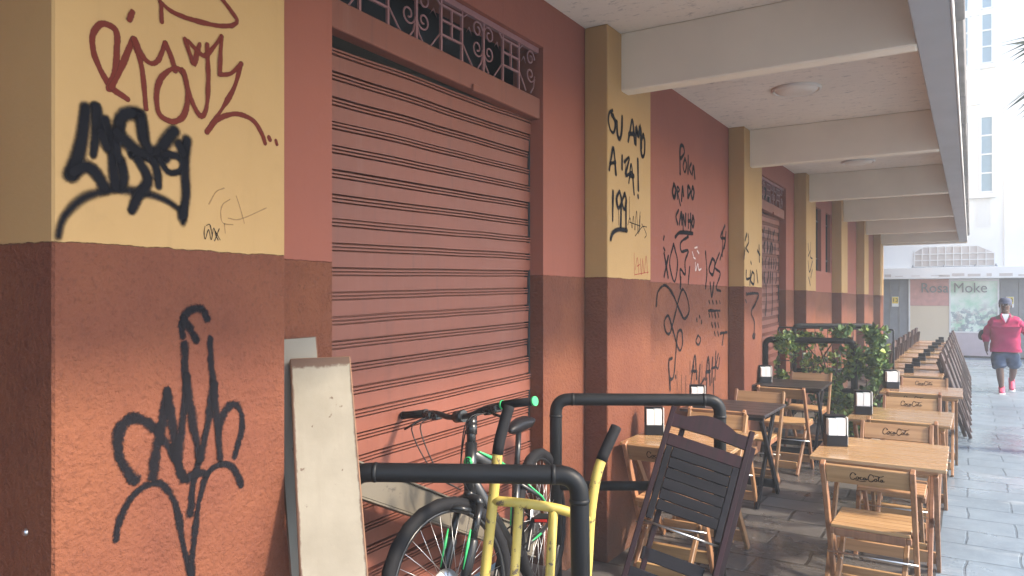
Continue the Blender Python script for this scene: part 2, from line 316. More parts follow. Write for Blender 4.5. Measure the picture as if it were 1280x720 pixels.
# ------------------------------------------------------------------ mesh helpers
class MB:
    def __init__(s): s.bm = bmesh.new()
    def box(s, lo, hi, bev=0.0):
        lo = Vector(lo); hi = Vector(hi)
        return s._cube(Matrix.Translation((lo + hi) / 2) @ Matrix.Diagonal((*(hi - lo), 1)), bev)
    def _cube(s, mat, bev=0.0):
        r = bmesh.ops.create_cube(s.bm, size=1.0, matrix=mat)
        if bev:
            vset = set(r['verts'])
            es = [e for e in s.bm.edges if e.verts[0] in vset and e.verts[1] in vset]
            bmesh.ops.bevel(s.bm, geom=es, offset=bev, segments=1, affect='EDGES', profile=0.5)
    def bar(s, a, b, wd, th, side=(1, 0, 0), bev=0.0):
        """rectangular bar from a to b, wd measured along 'side', th across"""
        a = Vector(a); b = Vector(b); z = (b - a); L = z.length; z.normalize()
        x = Vector(side); x = (x - z * x.dot(z)).normalized(); y = z.cross(x)
        rot = Matrix((x, y, z)).transposed().to_4x4()
        s._cube(Matrix.Translation((a + b) / 2) @ rot @ Matrix.Diagonal((wd, th, L, 1)), bev)
    def tube(s, pts, r, seg=10, closed=False):
        pts = [Vector(p) for p in pts]; n = len(pts)
        rad = r if isinstance(r, (list, tuple)) else [r] * n
        rings = []; up = None
        for i, p in enumerate(pts):
            if closed: d = pts[(i + 1) % n] - pts[i - 1]
            else: d = pts[min(i + 1, n - 1)] - pts[max(i - 1, 0)]
            d.normalize()
            if up is None:
                up = Vector((0, 0, 1)) if abs(d.z) < 0.9 else Vector((1, 0, 0))
            x = (up - d * up.dot(d)).normalized(); y = d.cross(x); up = x
            rings.append([s.bm.verts.new(p + (x * math.cos(2 * math.pi * k / seg) + y * math.sin(2 * math.pi * k / seg)) * rad[i]) for k in range(seg)])
        m = n if closed else n - 1
        for i in range(m):
            A = rings[i]; B = rings[(i + 1) % n]
            for k in range(seg):
                f = s.bm.faces.new((A[k], A[(k + 1) % seg], B[(k + 1) % seg], B[k])); f.smooth = True
        if not closed:
            s.bm.faces.new(list(reversed(rings[0]))); s.bm.faces.new(rings[-1])
    def lathe(s, prof, origin=(0, 0, 0), axis=(0, 0, 1), seg=24):
        q = Vector((0, 0, 1)).rotation_difference(Vector(axis)); o = Vector(origin)
        rings = []
        for r, z in prof:
            rings.append([s.bm.verts.new(o + q @ Vector((max(r, 1e-5) * math.cos(2 * math.pi * k / seg), max(r, 1e-5) * math.sin(2 * math.pi * k / seg), z))) for k in range(seg)])
        for A, B in zip(rings, rings[1:]):
            for k in range(seg):
                f = s.bm.faces.new((A[k], A[(k + 1) % seg], B[(k + 1) % seg], B[k])); f.smooth = True
    def prism(s, poly, vec):
        """closed polygon (3D points) extruded along vec"""
        vec = Vector(vec)
        a = [s.bm.verts.new(p) for p in poly]; b = [s.bm.verts.new(Vector(p) + vec) for p in poly]
        n = len(poly)
        for k in range(n): s.bm.faces.new((a[k], a[(k + 1) % n], b[(k + 1) % n], b[k]))
        s.bm.faces.new(list(reversed(a))); s.bm.faces.new(b)
    def face(s, pts, smooth=False):
        f = s.bm.faces.new([s.bm.verts.new(p) for p in pts]); f.smooth = smooth; return f
    def build(s, name, mat, parent=None, recalc=True):
        if recalc: bmesh.ops.recalc_face_normals(s.bm, faces=s.bm.faces[:])
        me = bpy.data.meshes.new(name); s.bm.to_mesh(me); s.bm.free()
        mats = mat if isinstance(mat, list) else [mat]
        for m in mats: me.materials.append(m)
        o = bpy.data.objects.new(name, me); C.objects.link(o)
        if parent: o.parent = parent
        return o
def thing(name, label, cat, loc=(0, 0, 0), rot=(0, 0, 0), group=None):
    o = bpy.data.objects.new(name, None); o.empty_display_size = 0.2; C.objects.link(o)
    o.location = loc; o.rotation_euler = rot; tag(o, label, cat, group); return o
def tag(o, label, cat, group=None):
    o['label'] = label; o['category'] = cat
    if group: o['group'] = group
    return o
def copy_tree(o, parent=None):
    c = o.copy(); C.objects.link(c)
    if parent: c.parent = parent
    for ch in list(o.children): copy_tree(ch, c)
    return c
def arc(pts, r, seg=6):
    """round the inner corners of a polyline with radius r"""
    P = [Vector(p) for p in pts]; out = [P[0]]
    for i in range(1, len(P) - 1):
        a = (P[i - 1] - P[i]).normalized(); b = (P[i + 1] - P[i]).normalized()
        p0 = P[i] + a * r; p1 = P[i] + b * r
        for k in range(seg + 1):
            t = k / seg; out.append(p0 * (1 - t) ** 2 + P[i] * 2 * t * (1 - t) + p1 * t * t)
    out.append(P[-1]); return out
def smooth_path(pts, step):
    P = [Vector(p) for p in pts]
    if len(P) == 2: dense = [P[0].lerp(P[1], k / 12) for k in range(13)]
    else:
        Q = [P[0] * 2 - P[1]] + P + [P[-1] * 2 - P[-2]]; dense = []
        for i in range(1, len(Q) - 2):
            p0, p1, p2, p3 = Q[i - 1:i + 3]
            for k in range(10):
                t = k / 10
                dense.append(0.5 * ((2 * p1) + (p2 - p0) * t + (2 * p0 - 5 * p1 + 4 * p2 - p3) * t * t + (3 * p1 - p0 - 3 * p2 + p3) * t ** 3))
        dense.append(P[-1])
    out = [dense[0]]; acc = 0
    for a, b in zip(dense, dense[1:]):
        acc += (b - a).length
        if acc >= step: out.append(b.copy()); acc = 0
    if (out[-1] - dense[-1]).length > 1e-6: out.append(dense[-1])
    if len(out) < 2: out = [dense[0], dense[-1]]
    return out
def ribbons(name, strokes, width, mat, parent, place, jitter=0.0, lift=0.0002):
    """painted strokes on a flat face; place(u, v, h) maps the face's own axes and height above it to 3D"""
    bm = bmesh.new(); uvl = bm.loops.layers.uv.new("UVMap"); h = 0.0008
    for st in strokes:
        hw = width * 0.5 * (1 + random.uniform(-jitter, jitter))
        P = smooth_path([(a, b, 0) for a, b in st], hw * 0.6)
        d0 = (P[0] - P[1]).normalized(); d1 = (P[-1] - P[-2]).normalized()
        if d0.length < 0.5 or d1.length < 0.5: continue
        P = [P[0] + d0 * hw, P[0] + d0 * hw * 0.5] + P + [P[-1] + d1 * hw * 0.5, P[-1] + d1 * hw]
        L = [0.0]
        for a, b in zip(P, P[1:]): L.append(L[-1] + (b - a).length)
        rows = []
        for i, p in enumerate(P):
            d = (P[min(i + 1, len(P) - 1)] - P[max(i - 1, 0)]).normalized(); nrm = Vector((-d.y, d.x, 0))
            e = min(min(L[i], L[-1] - L[i]) / hw, 1.0)
            hh = h + lift * i / len(P)
            hv = hw * (1.0 + 0.45 * mnoise.noise(Vector((L[i] / hw * 0.16 + 31.7 * st[0][0], st[0][1] * 17, 0))))
            rows.append((bm.verts.new(place(p.x - nrm.x * hv, p.y - nrm.y * hv, hh)), bm.verts.new(place(p.x + nrm.x * hv, p.y + nrm.y * hv, hh)), e))
        for A, B in zip(rows, rows[1:]):
            try: f = bm.faces.new((A[0], B[0], B[1], A[1]))
            except ValueError: continue
            for l, uv in zip(f.loops, ((A[2], 0), (B[2], 0), (B[2], 1), (A[2], 1))): l[uvl].uv = uv
        h += lift * 1.5
        if h > 0.004: h = 0.0008
    me = bpy.data.meshes.new(name); bm.to_mesh(me); bm.free(); me.materials.append(mat)
    o = bpy.data.objects.new(name, me); C.objects.link(o); o.parent = parent; return o
def text_mesh(name, body, size, mat, parent, mtx, depth=0.004, align='CENTER'):
    cu = bpy.data.curves.new(name, 'FONT'); cu.body = body; cu.size = size; cu.extrude = depth / 2; cu.align_x = align; cu.align_y = 'CENTER'
    tmp = bpy.data.objects.new("tmp_text", cu); C.objects.link(tmp)
    dg = bpy.context.evaluated_depsgraph_get(); me = bpy.data.meshes.new_from_object(tmp.evaluated_get(dg))
    bpy.data.objects.remove(tmp); bpy.data.curves.remove(cu)
    me.name = name; me.materials.clear(); me.materials.append(mat); me.transform(mtx)
    o = bpy.data.objects.new(name, me); C.objects.link(o); o.parent = parent; return o
def skin(name, verts, edges, mat, parent, sub=2, root=0):
    """one continuous surface grown round a skeleton; verts = (x, y, z, rx, ry)"""
    me = bpy.data.meshes.new("tmp_skin"); me.from_pydata([v[:3] for v in verts], edges, [])
    o = bpy.data.objects.new("tmp_skin", me); C.objects.link(o)
    o.modifiers.new("s", 'SKIN').use_smooth_shade = True
    for i, v in enumerate(verts):
        sv = me.skin_vertices[0].data[i]; sv.radius = (v[3], v[4] if len(v) > 4 else v[3]); sv.use_root = (i == root)
    md = o.modifiers.new("u", 'SUBSURF'); md.levels = sub; md.render_levels = sub
    dg = bpy.context.evaluated_depsgraph_get(); m2 = bpy.data.meshes.new_from_object(o.evaluated_get(dg))
    bpy.data.objects.remove(o); bpy.data.meshes.remove(me)
    m2.name = name; m2.materials.clear(); m2.materials.append(mat)
    for p in m2.polygons: p.use_smooth = True
    ob = bpy.data.objects.new(name, m2); C.objects.link(ob)
    if parent: ob.parent = parent
    return ob

# painted strokes as (along the wall, height) in metres
GRAFFITI = {
 'p1_brown': (0.0138, [[(1.127,2.172),(1.081,2.196),(1.045,2.253),(1.035,2.307),(1.05,2.342),(1.071,2.353),(1.097,2.341),(1.099,2.289),(1.092,2.229),(1.078,2.188)],[(1.084,2.193),(1.108,2.244),(1.14,2.33)],[(1.145,2.336),(1.163,2.285),(1.172,2.234),(1.179,2.159)],[(1.146,2.336),(1.165,2.302),(1.191,2.284),(1.215,2.299),(1.235,2.351)],[(1.235,2.351),(1.254,2.316),(1.265,2.282)],[(1.296,2.276),(1.275,2.291),(1.25,2.282),(1.22,2.246),(1.209,2.199),(1.218,2.151),(1.257,2.138),(1.291,2.161),(1.304,2.209),(1.301,2.249),(1.287,2.291)],[(1.291,2.288),(1.316,2.212),(1.345,2.172),(1.365,2.2),(1.371,2.283),(1.367,2.385)],[(1.296,2.378),(1.313,2.337),(1.324,2.315),(1.335,2.357),(1.342,2.378)],[(1.306,2.377),(1.338,2.356),(1.358,2.35),(1.385,2.379),(1.416,2.423)],[(1.416,2.423),(1.412,2.365),(1.409,2.311)],[(1.409,2.308),(1.447,2.321),(1.486,2.361)],[(1.486,2.361),(1.461,2.281),(1.412,2.198),(1.367,2.13)],[(1.367,2.13),(1.405,2.175),(1.469,2.204),(1.528,2.198),(1.561,2.167),(1.577,2.134)],[(1.592,2.155),(1.596,2.148)],[(1.62,2.149),(1.623,2.14)],[(1.22,2.461),(1.257,2.445),(1.319,2.443),(1.398,2.451),(1.451,2.466)],[(1.451,2.466),(1.472,2.488),(1.447,2.513),(1.412,2.541)],[(1.223,2.456),(1.224,2.408)],[(1.132,2.383),(1.14,2.407)]]),
 'p1_black': (0.0263, [[(1.018,2.123),(1.012,2.063),(0.997,1.99),(0.982,1.948)],[(0.987,1.957),(1.01,1.974),(1.03,1.975),(1.05,1.957),(1.067,1.927)],[(1.043,2.134),(1.051,2.101),(1.067,2.074)],[(1.045,2.133),(1.045,2.069),(1.038,2.012)],[(1.067,2.104),(1.081,2.055),(1.088,1.994),(1.095,1.934)],[(1.055,2.071),(1.074,2.033)],[(1.108,2.102),(1.097,2.058),(1.102,2.007)],[(1.163,2.135),(1.151,2.139),(1.121,2.131),(1.105,2.107),(1.108,2.071)],[(1.097,2.079),(1.129,2.053),(1.163,2.035),(1.209,2.045)],[(1.163,2.135),(1.169,2.104),(1.174,2.077)],[(1.165,2.124),(1.172,2.072),(1.188,2.047)],[(1.14,2.029),(1.197,2.027),(1.22,2.025)],[(1.185,2.041),(1.209,2.001),(1.216,1.953)],[(1.157,2.015),(1.185,1.965),(1.157,1.919),(1.14,1.879)],[(1.108,2.007),(1.118,1.962),(1.108,1.934)],[(1.263,2.113),(1.25,2.097),(1.226,2.059),(1.235,2.033)],[(1.226,2.043),(1.269,2.044),(1.294,2.031)],[(1.22,2.025),(1.244,1.995),(1.275,2.0),(1.294,2.014)],[(1.301,2.092),(1.294,2.037),(1.296,1.991),(1.299,1.935),(1.287,1.877)],[(1.276,2.079),(1.291,2.053)]]),
 'p1_arc': (0.0167, [[(0.953,1.797),(0.959,1.827),(0.976,1.858),(1.02,1.901),(1.097,1.928),(1.185,1.928),(1.244,1.913),(1.294,1.884)],[(1.294,1.9),(1.296,1.872),(1.291,1.859)]]),
 'p1_small': (0.0035, [[(1.361,1.853),(1.358,1.834),(1.362,1.816),(1.373,1.845),(1.382,1.815),(1.39,1.851),(1.398,1.83),(1.405,1.816)],[(1.409,1.85),(1.393,1.813)],[(1.393,1.845),(1.412,1.817)],[(1.365,1.856),(1.377,1.859),(1.385,1.827)]]),
 'p1_pencil': (0.0042, [[(1.447,1.942),(1.421,1.923),(1.414,1.894),(1.423,1.868),(1.457,1.866)],[(1.374,1.92),(1.398,1.958),(1.426,1.973)],[(1.469,1.954),(1.483,1.919),(1.498,1.874)],[(1.44,1.884),(1.483,1.885),(1.581,1.929)],[(1.426,1.866),(1.429,1.839)]]),
 'p1_low': (0.018, [[(1.289,1.538),(1.286,1.58),(1.315,1.61),(1.351,1.612),(1.368,1.584)],[(1.29,1.58),(1.313,1.556),(1.332,1.524)],[(1.294,1.512),(1.295,1.46),(1.299,1.403)],[(1.378,1.525),(1.38,1.454),(1.388,1.394)],[(1.151,1.156),(1.131,1.176),(1.108,1.225),(1.101,1.27),(1.114,1.31),(1.149,1.324),(1.191,1.299),(1.228,1.255),(1.266,1.195),(1.289,1.131)],[(1.197,1.153),(1.207,1.218),(1.232,1.33),(1.241,1.386)],[(1.241,1.386),(1.257,1.292),(1.27,1.206),(1.283,1.144)],[(1.273,1.194),(1.289,1.311),(1.302,1.417)],[(1.302,1.403),(1.319,1.295),(1.343,1.179)],[(1.343,1.179),(1.368,1.275),(1.39,1.387)],[(1.39,1.387),(1.402,1.258),(1.411,1.169)],[(1.406,1.245),(1.425,1.298),(1.458,1.323),(1.485,1.297),(1.489,1.238),(1.464,1.165)],[(1.343,1.181),(1.323,1.112),(1.313,1.024)],[(1.097,1.015),(1.105,1.059),(1.137,1.113),(1.185,1.137),(1.228,1.128),(1.266,1.065),(1.289,0.952),(1.313,0.846)],[(1.487,1.07),(1.463,1.123),(1.418,1.148),(1.368,1.127),(1.34,1.047),(1.323,0.942),(1.315,0.845)],[(1.299,1.127),(1.329,1.141),(1.368,1.13)]]),
 'p2_spray': (0.0137, [[(4.25,2.808),(4.202,2.782),(4.19,2.73),(4.22,2.68),(4.268,2.674),(4.293,2.732),(4.259,2.781)],[(4.238,2.777),(4.305,2.747)],[(4.317,2.749),(4.324,2.675),(4.358,2.649),(4.39,2.7),(4.399,2.798)],[(4.497,2.66),(4.53,2.739),(4.568,2.813),(4.605,2.667)],[(4.51,2.709),(4.598,2.726)],[(4.626,2.664),(4.629,2.782),(4.668,2.719),(4.703,2.797),(4.724,2.661)],[(4.757,2.749),(4.71,2.679),(4.732,2.601),(4.775,2.622),(4.782,2.705),(4.761,2.742)],[(4.199,2.431),(4.226,2.507),(4.262,2.578),(4.299,2.416)],[(4.208,2.47),(4.29,2.49)],[(4.396,2.547),(4.393,2.463)],[(4.432,2.514),(4.514,2.556),(4.451,2.433),(4.551,2.467)],[(4.51,2.393),(4.551,2.519),(4.598,2.327)],[(4.53,2.438),(4.591,2.446)],[(4.661,2.566),(4.671,2.363)],[(4.664,2.324),(4.668,2.314)],[(4.256,2.302),(4.25,2.124)],[(4.352,2.314),(4.311,2.268),(4.336,2.208),(4.39,2.252),(4.358,2.312)],[(4.384,2.251),(4.374,2.097)],[(4.438,2.311),(4.396,2.252),(4.432,2.207),(4.464,2.266),(4.438,2.309)],[(4.458,2.259),(4.458,2.078)],[(4.22,2.002),(4.25,2.043),(4.336,2.071),(4.471,2.076)]]),
 'p2_thin': (0.0052, [[(4.491,2.113),(4.53,2.162),(4.564,2.099),(4.585,2.18),(4.612,2.089),(4.64,2.219),(4.668,2.067),(4.703,2.218)],[(4.514,2.134),(4.703,2.123)],[(4.615,2.05),(4.739,2.119),(4.819,2.126)],[(4.703,2.191),(4.689,2.082)],[(4.732,2.139),(4.812,2.077),(4.782,2.047)]]),
 'p2_red': (0.0037, [[(4.599,1.935),(4.602,1.785)],[(4.615,1.823),(4.654,1.906),(4.681,1.794)],[(4.648,1.849),(4.697,1.864)],[(4.707,1.902),(4.721,1.795),(4.748,1.904)],[(4.748,1.891),(4.775,1.809),(4.809,1.926),(4.837,1.804)],[(4.609,1.792),(4.851,1.815)]]),
 'wall_words': (0.0167, [[(5.977,2.671),(5.977,2.881),(6.052,2.914),(6.083,2.86),(5.997,2.801)],[(6.098,2.817),(6.052,2.745),(6.098,2.698),(6.14,2.767),(6.104,2.811)],[(6.182,2.851),(6.177,2.699)],[(6.262,2.798),(6.214,2.749),(6.257,2.71)],[(6.289,2.708),(6.322,2.789),(6.36,2.686)],[(5.82,2.564),(5.787,2.495),(5.83,2.451),(5.868,2.521),(5.825,2.561)],[(5.907,2.456),(5.902,2.55),(5.957,2.528),(5.917,2.5),(5.977,2.409)],[(6.007,2.451),(6.032,2.574),(6.057,2.498)],[(6.171,2.496),(6.171,2.592),(6.235,2.557),(6.182,2.497)],[(6.294,2.599),(6.257,2.533),(6.3,2.495),(6.333,2.56),(6.3,2.598)],[(5.927,2.359),(5.868,2.304),(5.907,2.245)],[(5.957,2.249),(6.007,2.353),(6.022,2.254)],[(6.052,2.21),(6.052,2.338),(6.109,2.244),(6.119,2.347)],[(6.182,2.35),(6.187,2.237)],[(6.246,2.356),(6.251,2.23)],[(6.182,2.293),(6.251,2.299)],[(6.305,2.344),(6.278,2.275),(6.316,2.252),(6.338,2.312),(6.305,2.344)],[(5.854,2.134),(5.977,2.179),(6.3,2.195)]]),
 'wall_tags': (0.0169, [[(5.598,2.118),(5.586,2.096)],[(5.598,1.987),(5.689,1.799)],[(5.689,1.966),(5.598,1.808)],[(5.586,2.029),(5.61,2.013)],[(5.814,2.074),(5.911,1.925),(5.833,1.766),(5.72,1.918),(5.814,2.07)],[(6.182,2.158),(5.99,2.096),(6.01,2.023),(6.182,2.039),(6.098,1.944),(6.098,1.831),(5.977,1.872),(5.99,1.739)],[(6.217,1.898),(6.182,1.76)],[(5.99,1.801),(5.977,1.717)],[(5.423,1.572),(5.458,1.681),(5.61,1.734),(5.782,1.672),(5.963,1.528),(6.078,1.458),(6.196,1.513),(6.168,1.616),(6.044,1.706),(5.95,1.639),(5.814,1.454),(5.72,1.35),(5.628,1.371),(5.598,1.45),(5.689,1.49),(5.782,1.39),(5.943,1.203),(6.03,1.247),(6.01,1.355),(5.911,1.341),(5.859,1.147),(5.814,0.998),(5.732,0.984),(5.701,1.072),(5.707,1.136),(5.782,1.146)],[(5.72,0.985),(5.732,0.894)],[(5.859,0.998),(5.865,0.98)],[(7.298,2.344),(7.152,2.219),(7.317,2.203),(7.134,2.006)],[(7.224,2.289),(7.206,2.04)],[(7.336,2.284),(7.28,2.122)],[(6.669,2.052),(6.709,1.87),(6.669,1.723)],[(6.874,2.0),(6.774,1.897),(6.891,1.85),(6.959,1.966),(6.882,2.0)],[(7.107,2.066),(6.959,1.923),(7.134,1.869),(7.002,1.726),(7.152,1.697)],[(6.807,1.769),(6.857,1.645),(6.925,1.776)],[(6.774,1.601),(6.791,1.583)],[(6.882,1.6),(6.899,1.582)],[(7.002,1.599),(7.019,1.581)],[(7.107,1.599),(7.125,1.58)],[(6.758,1.515),(7.134,1.508)],[(6.774,1.49),(6.799,1.457)],[(6.857,1.488),(6.882,1.45)],[(6.959,1.486),(6.985,1.447)],[(7.054,1.489),(7.081,1.45)],[(6.857,1.396),(6.882,1.36)],[(6.959,1.392),(6.985,1.356)],[(7.054,1.389),(7.081,1.353)],[(6.942,1.31),(6.967,1.276)],[(7.046,1.306),(7.072,1.271)],[(7.134,1.289),(7.364,1.292)],[(7.206,1.177),(7.261,1.284)],[(6.444,1.295),(6.392,1.25),(6.467,1.216),(6.528,1.262),(6.452,1.302)],[(6.414,1.443),(6.422,1.428)],[(6.49,1.471),(6.505,1.454)],[(6.543,1.425),(6.551,1.405)],[(6.253,0.888),(6.362,1.13),(6.407,0.92)],[(6.274,0.997),(6.414,0.985)],[(6.505,1.03),(6.49,0.859),(6.629,0.899)],[(6.669,0.89),(6.75,1.084),(6.807,0.827)],[(6.677,0.955),(6.807,0.951)],[(6.882,1.07),(6.857,0.847)],[(6.993,1.118),(6.967,0.861)],[(6.857,0.972),(6.993,0.976)],[(7.072,1.092),(7.002,0.99),(7.072,0.959),(7.116,1.053)],[(6.916,0.871),(6.916,0.716)],[(6.709,0.891),(6.685,0.766)]]),
 'wall_white': (0.0117, [[(6.362,2.072),(6.429,2.082)],[(6.296,2.033),(6.325,2.0)],[(6.429,2.052),(6.474,2.03)],[(6.377,1.943),(6.384,1.873),(6.444,1.934),(6.474,1.883),(6.536,1.894)],[(6.325,1.988),(6.369,1.978)]]),
 'p3_tags': (0.0186, [[(7.503,2.267),(7.442,2.205)],[(7.555,2.266),(7.576,2.192),(7.483,2.128),(7.566,2.092)],[(7.442,2.126),(7.401,2.018)],[(8.006,2.185),(8.018,2.016)],[(7.937,2.125),(8.041,2.088)],[(7.483,1.902),(7.483,1.82),(7.64,1.834)],[(7.64,1.907),(7.619,1.758)],[(7.715,1.895),(7.651,1.812),(7.77,1.771),(7.792,1.87),(7.726,1.896)],[(7.892,1.914),(7.949,1.795)],[(7.483,1.671),(7.96,1.672),(7.847,1.573),(7.672,1.487),(7.803,1.375),(7.781,1.238)],[(7.781,1.266),(7.726,1.235),(7.803,1.215),(7.825,1.253)],[(7.462,1.61),(7.483,1.592)],[(7.661,1.997),(7.683,1.981)]]),
 'p4_tags': (0.0183, [[(10.776,2.365),(10.815,2.275)],[(10.975,2.395),(10.935,2.207),(11.098,2.177)],[(10.776,2.126),(10.875,1.983),(11.098,2.139)],[(10.815,1.907),(10.935,1.799)],[(11.098,2.026),(10.975,1.911)],[(10.935,2.281),(10.776,2.2)]]),
}

# ------------------------------------------------------------------ haze
def haze(density):
    b = MB(); b.box((-12, -12, -1), (12, 30, 15)); m = bpy.data.materials.new('haze'); m.use_nodes = True; n = m.node_tree
    n.nodes.clear(); out = n.nodes.new('ShaderNodeOutputMaterial'); v = n.nodes.new('ShaderNodeVolumePrincipled')
    v.inputs['Density'].default_value = density; v.inputs['Color'].default_value = (0.86, 0.92, 1.0, 1); v.inputs['Anisotropy'].default_value = 0.2
    n.links.new(v.outputs[0], out.inputs['Volume']); o = b.build('haze', m); o['kind'] = 'stuff'
haze(0.0075)

# ------------------------------------------------------------------ ground
def sheet(name, x0, x1, y0, y1, z, mat):
    b = MB(); b.face([(x0, y0, z), (x1, y0, z), (x1, y1, z), (x0, y1, z)]); o = b.build(name, mat); o['kind'] = 'structure'; return o
sheet('lane', -250, 250, -250, 250, 0.0, M['lane'])
sheet('walkway', -2.4, -0.205, -8, 21.2, 0.004, M['walk'])
b = MB()
yy = -8.0; prev = None; L = []; Rr = []
while yy < 23:
    wv = 0.012 * mnoise.noise(Vector((yy * 2.1, 0, 0))) ; ww = 0.014 + 0.010 * mnoise.noise(Vector((yy * 3.7, 5, 0)))
    L.append((-0.19 + wv - ww, yy, 0.008)); Rr.append((-0.19 + wv + ww, yy, 0.008)); yy += 0.12
for i in range(len(L) - 1): b.face([L[i], Rr[i], Rr[i + 1], L[i + 1]])
o = b.build('drain_gap', M['drain']); o['kind'] = 'structure'
b = MB(); b.box((-2.2, 1.72, 0.0), (-1.0, 3.55, 0.17), 0.012); o = b.build('step', M['concrete']); o['kind'] = 'structure'

# ------------------------------------------------------------------ arcade building
BAY = 3.24
bld = thing('arcade_building', 'red and yellow painted building with graffiti pillars under a concrete canopy', 'building', (0, 0, 0))
WX, PX, SX = -2.06, -1.90, -2.15
openings = [(2.024, 3.655), (2.024 + 2 * BAY, 3.655 + 2 * BAY)]
wins = [(12.30, 12.82, 2.05, 3.05), (13.25, 13.77, 2.05, 3.05)]
b = MB()
segs = [(-2.6, -0.9), (0.95, openings[0][0]), (openings[0][1], openings[1][0]), (openings[1][1], wins[0][0]), (wins[0][1], wins[1][0]), (wins[1][1], 21.1)]
for y0, y1 in segs: b.box((WX - 0.2, y0, 0), (WX, y1, 3.48))
for y0, y1 in openings: b.box((WX - 0.2, y0, 3.06), (WX, y1, 3.48))
for y0, y1, z0, z1 in wins:
    b.box((WX - 0.2, y0, 0), (WX, y1, z0)); b.box((WX - 0.2, y0, z1), (WX, y1, 3.48))
b.box((-9, 21.1, 0), (WX, 21.3, 3.48))
b.box((WX - 0.55, -0.9, 0), (WX - 0.35, 1.2, 3.48))
wall = b.build('wall', M['wall'], bld)
b = MB(); b.box((-9, -2.6, 3.484), (WX, 21.3, 9.0)); b.build('upper_storey', M['beam'], bld)
for y0, y1, z0, z1 in wins:
    b = MB(); b.box((WX - 0.14, y0, z0), (WX - 0.10, y1, z1))
    wn = b.build('window', M['dark_void'], bld)
    b = MB()
    for k in range(5): b.box((WX - 0.06, y0 + 0.05 + k * 0.1 - 0.008, z0), (WX - 0.045, y0 + 0.05 + k * 0.1 + 0.008, z1))
    for zz in (z0 + 0.2, z1 - 0.2): b.box((WX - 0.063, y0, zz - 0.01), (WX - 0.042, y1, zz + 0.01))
    b.build('window_bars', M['dark_z'], wn)
pillars = []
for k in range(-1, 7):
    y0 = 0.94 + BAY * k
    b = MB(); b.box((WX + 0.001 if k else WX - 0.348, y0, 0), (PX, y0 + 0.72, 3.329), 0.006)
    pillars.append(b.build('pillar', M['pillar'], bld))
P1, P2, P3, P4 = pillars[1:5]
b = MB(); b.box((WX + 0.001, -1.2, 3.33), (-0.2401, 21.04, 3.478)); b.build('ceiling', M['ceiling'], bld)
for k in range(-1, 6):
    y0 = 4.39 + BAY * k
    b = MB(); b.box((PX - 0.02, y0, 2.96), (-0.2405, y0 + 0.12, 3.331), 0.008); b.build('beam', M['beam'], bld)
b = MB(); b.box((WX + 0.002, 20.9, 2.93), (-0.077, 21.06, 3.6), 0.008); b.build('beam', M['beam'], bld)
b = MB(); b.box((-0.24, -1.2, 2.96), (-0.077, 20.899, 3.6), 0.006); fas = b.build('fascia_beam', M['fascia'], bld)
b = MB(); b.box((-0.0765, -1.2, 2.955), (-0.066, 20.95, 3.02), 0.003); b.build('drip_lip', M['fascia_lip'], fas)
b = MB()
y = -1.2
while y < 20.8:
    l = random.uniform(0.5, 1.3); d = random.uniform(-0.004, 0.006)
    b.box((-0.0764, y, 3.10 + random.uniform(-0.01, 0.01)), (-0.030 + d, min(y + l, 20.94), 3.62), 0.004); y += l + 0.001
b.build('fascia_facing', M['weathered'], fas)
# conduit under the far bays
b = MB(); b.tube([(-1.85, 19.9, 3.22), (-0.3, 19.9, 3.22)], 0.03, 8); b.build('conduit', M['grey_door'], bld)

